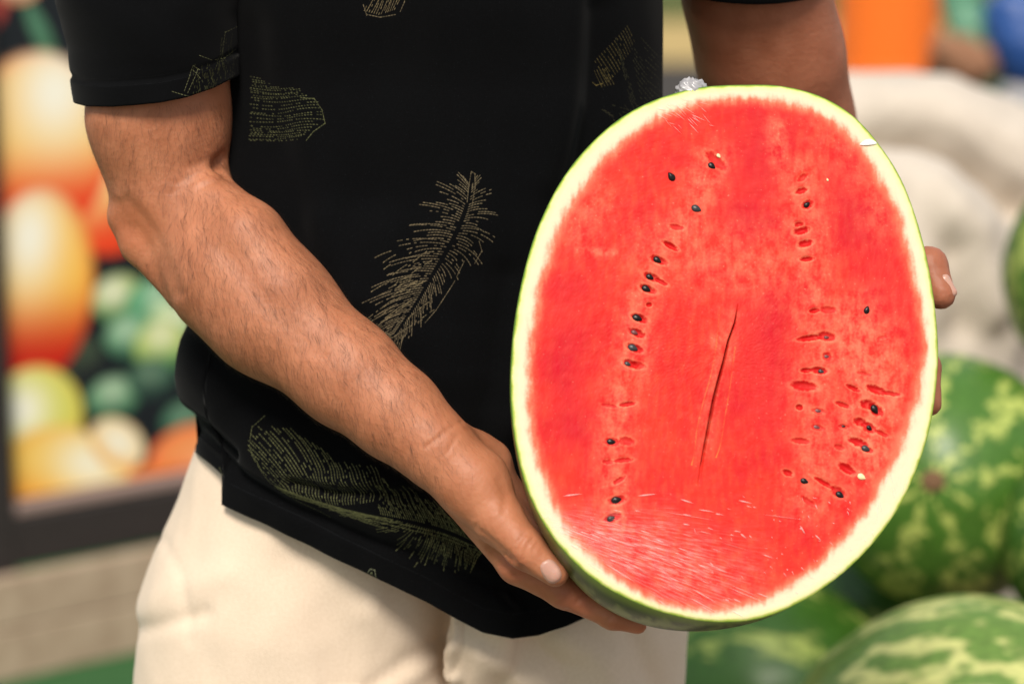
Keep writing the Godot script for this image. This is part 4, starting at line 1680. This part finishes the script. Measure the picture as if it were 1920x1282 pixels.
func ball_mesh(rows: int, segs: int, seed_: int, rough: float) -> ArrayMesh:
	var v := PackedVector3Array()
	var uv := PackedVector2Array()
	var idx := PackedInt32Array()
	var n := noise(seed_, 1.1, 2)
	for i in rows + 1:
		var la := PI * i / rows
		for j in segs + 1:
			var lo := TAU * j / segs
			var d := Vector3(sin(la) * cos(lo), cos(la), sin(la) * sin(lo))
			v.append(d * (1.0 + rough * n.get_noise_3dv(d)))
			uv.append(Vector2(float(j) / segs, float(i) / rows))
	for i in rows:
		for j in segs:
			var a := i * (segs + 1) + j
			var b := a + segs + 1
			idx.append_array([a, b, a + 1, a + 1, b, b + 1])
	return build_mesh(v, idx, uv)

func build_melon_pile() -> void:
	var ball := ball_mesh(48, 72, 101, 0.03)
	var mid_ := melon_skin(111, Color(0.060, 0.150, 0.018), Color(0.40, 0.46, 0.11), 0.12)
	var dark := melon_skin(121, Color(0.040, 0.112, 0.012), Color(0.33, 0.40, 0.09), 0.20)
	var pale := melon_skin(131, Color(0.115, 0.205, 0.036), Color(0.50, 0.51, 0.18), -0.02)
	var scar := mat(lin(0.16, 0.085, 0.04), 0.9)
	# [px, py, distance, radius px across, radius px along, axis in camera axes, material, label]
	var list := [
		[1772, 902, 2.75, 236, 262, Vector3(-0.26, 0.06, 1.0), mid_, "striped green watermelon with brown end scar, right of the cut half", 1],
		[1800, 1414, 2.32, 292, 350, Vector3(1.0, 0.25, 0.35), pale, "pale green striped watermelon nearest the camera in the lower right corner", 0],
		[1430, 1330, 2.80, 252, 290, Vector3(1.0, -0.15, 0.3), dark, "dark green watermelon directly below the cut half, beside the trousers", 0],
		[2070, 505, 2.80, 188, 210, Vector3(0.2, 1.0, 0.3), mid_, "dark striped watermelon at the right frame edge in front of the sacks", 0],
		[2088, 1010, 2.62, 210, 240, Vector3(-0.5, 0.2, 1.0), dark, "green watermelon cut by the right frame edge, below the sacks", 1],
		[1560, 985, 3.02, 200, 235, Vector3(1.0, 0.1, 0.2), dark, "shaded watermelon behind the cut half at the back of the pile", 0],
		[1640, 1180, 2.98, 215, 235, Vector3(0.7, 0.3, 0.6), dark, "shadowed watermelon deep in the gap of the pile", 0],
	]
	for q in list:
		var d: float = q[2]
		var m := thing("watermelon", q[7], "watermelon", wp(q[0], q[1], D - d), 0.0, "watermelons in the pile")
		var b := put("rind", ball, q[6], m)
		var ax: Vector3 = (cam_t.basis * q[5]).normalized()
		var bx := ax.cross(Vector3.UP if absf(ax.y) < 0.8 else Vector3.RIGHT).normalized()
		var bz := bx.cross(ax)
		var r1: float = q[3] * d / F
		var r2: float = q[4] * d / F
		b.transform = Transform3D(Basis(bx * r1, ax * r2, bz * r1), Vector3.ZERO)
		if q[8]:
			var s := put("stem_scar", ball, scar, m)
			s.transform = Transform3D(Basis(bx * 0.013, ax * 0.004, bz * 0.012), ax * (r2 * 0.998))
	# the wooden stand that carries them
	var wood := triplanar(mat(Color.WHITE, 0.85, 0.3), 2.0)
	wood.albedo_texture = noise_tex(141, 0.03, lin(0.17, 0.11, 0.06), lin(0.30, 0.21, 0.13), 4)
	var at := wp(1900, 1400, D - 2.75)
	var stand := thing("fruit_stand", "low slatted wooden stand under the pile of watermelons", "stand", Vector3(at.x, 0.0, at.z))
	for k in 9:
		var o := put("slat", bevel_box(Vector3(1.3, 0.022, 0.085), 0.003), wood, stand)
		o.position = Vector3(0.12, 0.16, -0.42 + k * 0.105)
	for s in [[-0.45, -0.38], [0.7, -0.38], [-0.45, 0.38], [0.7, 0.38]]:
		var o := put("leg", bevel_box(Vector3(0.06, 0.149, 0.06), 0.003), wood, stand)
		o.position = Vector3(s[0], 0.0745, s[1])

# ------------------------------------------------------------------ sacks, barrel, bags
func lump(f: Field, base: Vector3, cell: float, wrinkle: float, freq: float, seed_: int, folds_: Array) -> ArrayMesh:
	var lo := Vector3.ONE * 9.0
	var hi := -lo
	for i in f.all:
		for p in [f.A[i], f.A[i] + f.B[i]]:
			var r := maxf(f.R[i], f.R[i] + f.DR[i]) + 0.02
			lo = lo.min(p - Vector3.ONE * r)
			hi = hi.max(p + Vector3.ONE * r)
	var v := PackedVector3Array()
	var idx := PackedInt32Array()
	f.mesh(lo, hi, cell, v, idx)
	var nor := PackedVector3Array()
	nor.resize(v.size())
	for i in range(0, idx.size(), 3):
		var a := v[idx[i]]
		var fn := (v[idx[i + 2]] - a).cross(v[idx[i + 1]] - a)
		for k in 3:
			nor[idx[i + k]] += fn
	var n := noise(seed_, freq, 3)
	for i in v.size():
		var m := nor[i].normalized()
		var o := (1.0 - 2.0 * absf(n.get_noise_3dv(v[i]))) * wrinkle - wrinkle * 0.5
		var p := px_of(v[i])
		for l in folds_:
			var d := line_dist(p, l[0]) / float(l[1])
			if d < 2.5 and m.z > -0.2:
				o += l[2] * exp(-d * d)
		v[i] = cam_t * (v[i] + m * o)
		v[i].y = maxf(v[i].y, 0.01)
		v[i] -= base
	return build_mesh(v, idx)

func build_sacks() -> void:
	var cloth := triplanar(mat(Color.WHITE, 0.85, 0.3), 6.0)
	cloth.albedo_texture = noise_tex(151, 0.04, lin(0.52, 0.45, 0.37), lin(0.64, 0.56, 0.47), 4)
	var w := D - 3.35
	var f := Field.new()
	chain(f, [[1560, 318, w - 0.1, 150], [1700, 358, w - 0.1, 188], [1860, 428, w - 0.12, 190], [2050, 480, w - 0.1, 180]], 0.06)
	chain(f, [[1700, 360, w - 0.14, 186], [1760, 1400, w - 0.35, 210]], 0.06)
	chain(f, [[1860, 420, w - 0.14, 190], [1960, 1400, w - 0.35, 210]], 0.06)
	var b := wp(1760, 900, w - 0.1)
	var s := thing("sack", "large cream cloth sack slumped behind the watermelons, below the orange barrel", "sack", Vector3(b.x, 0, b.z))
	put("sack_cloth", lump(f, s.position, 0.014, 0.010, 5.0, 152, [[v2([1620, 272, 1740, 276, 1840, 335, 1920, 392]), 34.0, -0.065], [v2([1600, 190, 1740, 200, 1900, 270]), 60.0, 0.02]]), cloth, s)
	var g := Field.new()
	var w2 := D - 3.15
	chain(g, [[1640, 420, w2, 120], [1730, 450, w2, 120], [1840, 530, w2 - 0.03, 110]], 0.05)
	chain(g, [[1680, 430, w2, 130], [1700, 900, w2 - 0.05, 160], [1710, 1500, w2 - 0.25, 170]], 0.05)
	chain(g, [[1800, 560, w2 - 0.02, 110], [1830, 1500, w2 - 0.25, 150]], 0.05)
	var b2 := wp(1740, 900, w2)
	var s2 := thing("sack", "smaller cream cloth sack leaning in front of the large slumped one", "sack", Vector3(b2.x, 0, b2.z))
	put("sack_cloth", lump(g, s2.position, 0.012, 0.008, 6.0, 153, [[v2([1700, 380, 1790, 480, 1810, 620]), 26.0, -0.018], [v2([1760, 340, 1850, 450, 1870, 600]), 24.0, 0.012], [v2([1650, 330, 1720, 420, 1740, 600]), 26.0, 0.012]]), cloth, s2)

func build_barrel_and_bags() -> void:
	# barrel
	var d := 7.0
	var g := wp(1662, 200, D - d)
	var barrel := thing("barrel", "tall orange plastic barrel standing behind the cream sacks", "barrel", Vector3(g.x, 0, g.z))
	var orange := mat(lin(0.88, 0.17, 0.010), 0.45, 0.5)
	var prof := [[0.0, 0.0], [0.135, 0.0], [0.145, 0.01], [0.148, 0.30], [0.156, 0.31], [0.156, 0.33], [0.148, 0.34], [0.148, 0.66], [0.156, 0.67], [0.156, 0.69], [0.148, 0.70], [0.146, 0.98], [0.138, 1.0], [0.128, 1.0], [0.126, 0.99], [0.0, 0.99]]
	var v := PackedVector3Array()
	var idx := PackedInt32Array()
	var segs := 48
	for p in prof:
		for j in segs:
			var a := TAU * j / segs
			v.append(Vector3(cos(a) * p[0], p[1], sin(a) * p[0]))
	for i in prof.size() - 1:
		for j in segs:
			var a := i * segs + j
			var b := i * segs + (j + 1) % segs
			idx.append_array([a, a + segs, b, b, a + segs, b + segs])
	put("drum", build_mesh(v, idx), orange, barrel)
	# bags to its right
	var w := D - 5.4
	var blue := mat(lin(0.018, 0.075, 0.27), 0.4, 0.5)
	var green := mat(lin(0.09, 0.26, 0.15), 0.45, 0.5)
	var paper := mat(lin(0.30, 0.15, 0.085), 0.85, 0.3)
	var grey_ := mat(lin(0.34, 0.33, 0.33), 0.6, 0.4)
	var f := Field.new()
	chain(f, [[1895, 30, w, 52], [1935, 90, w, 62], [1990, 40, w, 90]], 0.03)
	chain(f, [[1950, 80, w - 0.05, 80], [1960, 900, w - 0.4, 110]], 0.03)
	var a1 := wp(1940, 200, w)
	var t1 := thing("plastic_bag", "blue crumpled plastic bag at the upper right frame edge", "bag", Vector3(a1.x, 0, a1.z))
	put("bag_skin", lump(f, t1.position, 0.015, 0.015, 9.0, 161, []), blue, t1)
	var h := Field.new()
	chain(h, [[1800, -10, w - 0.12, 40], [1822, 60, w - 0.1, 34], [1862, 100, w - 0.06, 26], [1868, 150, w - 0.06, 26]], 0.03)
	chain(h, [[1840, 60, w - 0.2, 60], [1860, 900, w - 0.5, 100]], 0.03)
	var a2 := wp(1840, 200, w - 0.1)
	var t2 := thing("plastic_bag", "green plastic bag folded beside the blue one, right of the barrel", "bag", Vector3(a2.x, 0, a2.z))
	put("bag_skin", lump(h, t2.position, 0.015, 0.012, 9.0, 162, []), green, t2)
	var k := Field.new()
	chain(k, [[1778, 90, w + 0.05, 34], [1820, 115, w + 0.05, 36], [1845, 125, w + 0.04, 26]], 0.03)
	chain(k, [[1765, 130, w - 0.02, 28], [1780, 900, w - 0.3, 60]], 0.03)
	var a3 := wp(1800, 200, w + 0.05)
	var t3 := thing("paper_sack", "brown crumpled paper sack between the orange barrel and the green bag", "sack", Vector3(a3.x, 0, a3.z))
	put("sack_paper", lump(k, t3.position, 0.012, 0.012, 9.0, 163, []), paper, t3)
	var e := Field.new()
	chain(e, [[1900, 185, w + 0.15, 30], [1960, 215, w + 0.15, 60]], 0.03)
	chain(e, [[1940, 220, w + 0.12, 50], [1940, 900, w - 0.2, 90]], 0.03)
	var a4 := wp(1930, 200, w + 0.15)
	var t4 := thing("plastic_bag", "grey plastic bag under the blue one, above the cream sack", "bag", Vector3(a4.x, 0, a4.z))
	put("bag_skin", lump(e, t4.position, 0.015, 0.010, 9.0, 164, []), grey_, t4)

# ------------------------------------------------------------------ the framed fruit banner on the left
func build_poster() -> void:
	var o := cam_t.origin
	var dir := wp(30, 1250, 0.0) - o
	var foot := o + dir * (o.y / -dir.y)
	var node := thing("framed_banner", "banner printed with mangoes, limes and grapes in a dark frame", "banner", Vector3(foot.x, 0, foot.z), deg_to_rad(36.87))
	var iron := triplanar(mat(Color.WHITE, 0.6, 0.4), 4.0)
	iron.albedo_texture = noise_tex(171, 0.03, lin(0.022, 0.018, 0.017), lin(0.045, 0.036, 0.034), 4)
	var post := put("post", bevel_box(Vector3(0.11, 1.9, 0.07), 0.004), iron, node)
	post.position = Vector3(-0.06, 0.95, 0.0)
	var post2 := put("post", bevel_box(Vector3(0.11, 1.9, 0.07), 0.004), iron, node)
	post2.position = Vector3(1.26, 0.95, 0.0)
	var rail := put("rail", bevel_box(Vector3(1.21, 0.085, 0.06), 0.004), iron, node)
	rail.position = Vector3(0.60, 0.222, 0.002)
	var rail2 := put("rail", bevel_box(Vector3(1.21, 0.085, 0.06), 0.004), iron, node)
	rail2.position = Vector3(0.60, 1.56, 0.002)
	var lip := put("ledge", bevel_box(Vector3(1.208, 0.02, 0.05), 0.003), mat(lin(0.32, 0.22, 0.19), 0.6), node)
	lip.position = Vector3(0.60, 0.276, 0.004)
	# print
	var pm := mat(Color.WHITE, 0.5, 0.4)
	pm.albedo_texture = ImageTexture.create_from_image(fruit_print())
	var q := QuadMesh.new()
	q.size = Vector2(1.2, 1.23)
	var pr := put("print", q, pm, node)
	pr.position = Vector3(0.60, 0.29 + 0.615, 0.012)
	var backing := put("backing", bevel_box(Vector3(1.2, 1.23, 0.012), 0.002), iron, node)
	backing.position = Vector3(0.60, 0.29 + 0.615, -0.002)
	# boards of the skirting under it
	var wood := triplanar(mat(Color.WHITE, 0.8, 0.3), 1.6)
	wood.albedo_texture = noise_tex(172, 0.02, lin(0.36, 0.26, 0.18), lin(0.52, 0.40, 0.29), 5)
	for k in 2:
		var b := put("board", bevel_box(Vector3(1.45, 0.086, 0.02), 0.003), wood, node)
		b.position = Vector3(0.55, 0.046 + 0.089 * k, 0.055)

func fruit_print() -> Image:
	var W := 600
	var H := 615
	var im := Image.create(W, H, false, Image.FORMAT_RGB8)
	im.fill(Color(0.09, 0.11, 0.13))
	# [px, py, rx, ry, turn, body, low colour, light spot (dx, dy), strength]
	var list := [
		[15, 40, 40, 45, 0, Color(0.72, 0.25, 0.22), Color(0.45, 0.12, 0.12), Vector2(0, 0), 0.0],
		[75, -5, 34, 30, 0, Color(0.62, 0.58, 0.56), Color(0.75, 0.45, 0.30), Vector2(0, 0), 0.3],
		[105, 70, 14, 60, 24, Color(0.20, 0.42, 0.33), Color(0.16, 0.36, 0.26), Vector2(0, 0), 0.0],
		[200, 330, 90, 135, 10, Color(1.0, 0.80, 0.42), Color(0.92, 0.20, 0.09), Vector2(-0.2, -0.6), 0.9],
		[95, 270, 118, 168, 0, Color(1.0, 0.74, 0.36), Color(0.90, 0.14, 0.06), Vector2(0.25, -0.55), 1.0],
		[215, 540, 46, 46, 0, Color(0.55, 0.68, 0.36), Color(0.16, 0.40, 0.24), Vector2(-0.2, -0.3), 0.8],
		[270, 550, 44, 50, 0, Color(0.25, 0.60, 0.42), Color(0.10, 0.34, 0.26), Vector2(0.3, -0.3), 0.5],
		[310, 575, 50, 40, 0, Color(0.72, 0.86, 0.62), Color(0.22, 0.52, 0.34), Vector2(0, 0), 0.6],
		[235, 610, 46, 44, 0, Color(0.22, 0.55, 0.38), Color(0.08, 0.26, 0.20), Vector2(-0.2, -0.3), 0.5],
		[285, 625, 48, 52, 0, Color(0.60, 0.72, 0.32), Color(0.18, 0.46, 0.26), Vector2(0.0, -0.4), 0.7],
		[150, 650, 34, 40, 0, Color(0.14, 0.22, 0.18), Color(0.08, 0.12, 0.12), Vector2(0, 0), 0.0],
		[200, 728, 44, 42, 0, Color(0.24, 0.52, 0.36), Color(0.08, 0.26, 0.20), Vector2(0.0, -0.35), 0.5],
		[320, 770, 40, 40, 0, Color(0.14, 0.36, 0.28), Color(0.06, 0.20, 0.18), Vector2(0, -0.3), 0.2],
		[265, 690, 40, 40, 0, Color(0.12, 0.30, 0.24), Color(0.05, 0.14, 0.14), Vector2(0, -0.3), 0.2],
		[85, 525, 92, 178, -6, Color(1.0, 0.70, 0.24), Color(0.72, 0.07, 0.04), Vector2(-0.2, -0.5), 1.0],
		[345, 850, 92, 76, -10, Color(0.96, 0.50, 0.26), Color(0.95, 0.10, 0.14), Vector2(0.2, -0.1), 0.2],
		[70, 770, 80, 98, 0, Color(0.80, 0.80, 0.30), Color(0.95, 0.72, 0.25), Vector2(-0.25, -0.2), 1.0],
		[235, 915, 110, 56, 0, Color(0.95, 0.48, 0.20), Color(0.92, 0.36, 0.22), Vector2(0, 0), 0.0],
		[120, 880, 110, 92, -24, Color(0.98, 0.74, 0.30), Color(0.95, 0.55, 0.16), Vector2(0.25, -0.4), 0.9],
		[205, 815, 52, 44, -40, Color(0.98, 0.86, 0.66), Color(0.96, 0.66, 0.30), Vector2(0, 0), 0.9],
		[420, 300, 110, 120, 0, Color(0.95, 0.55, 0.2), Color(0.8, 0.2, 0.12), Vector2(-0.2, -0.4), 0.7],
		[520, 700, 120, 150, 0, Color(0.85, 0.75, 0.25), Color(0.6, 0.4, 0.1), Vector2(-0.2, -0.4), 0.7],
		[640, 420, 120, 150, 0, Color(0.35, 0.6, 0.25), Color(0.1, 0.3, 0.1), Vector2(-0.2, -0.4), 0.7],
		[760, 800, 130, 120, 0, Color(0.9, 0.35, 0.2), Color(0.6, 0.1, 0.1), Vector2(-0.2, -0.4), 0.7],
	]
	for q in list:
		# reference pixels -> print texels (the banner is 1.2 m by 1.23 m, 906 reference pixels to the metre across, 1120 upwards)
		var cx: float = (q[0] - 30.0) / 906.0 / 1.2 * W
		var cy: float = (1.0 - ((1250.0 - q[1] - q[0] * 0.2) / 1110.0 - 0.29) / 1.23) * H
		var rx: float = q[2] / 906.0 / 1.2 * W
		var ry: float = q[3] / 1110.0 / 1.23 * H
		var r := int(maxf(rx, ry)) + 4
		for y in range(maxi(0, int(cy) - r), mini(H, int(cy) + r)):
			for x in range(maxi(0, int(cx) - r), mini(W, int(cx) + r)):
				var d := Vector2(x - cx, y - cy).rotated(deg_to_rad(q[4])) / Vector2(rx, ry)
				var e := d.length()
				if e > 1.05:
					continue
				var c: Color = q[5].lerp(q[6], smoothstep(-0.15, 0.85, d.y))
				c = c.lerp(q[6], smoothstep(0.75, 1.05, e) * 0.5)
				var l: Vector2 = q[7]
				c = c.lerp(Color(1.0, 0.98, 0.90), q[8] * gauss((d - l).length(), 0.62))
				c = Color(pow(minf(c.r, 1.0), 0.72), pow(minf(c.g, 1.0), 0.8), pow(minf(c.b, 1.0), 0.85))
				im.set_pixel(x, y, im.get_pixel(x, y).lerp(c, smoothstep(1.04, 0.94, e)))
	return im
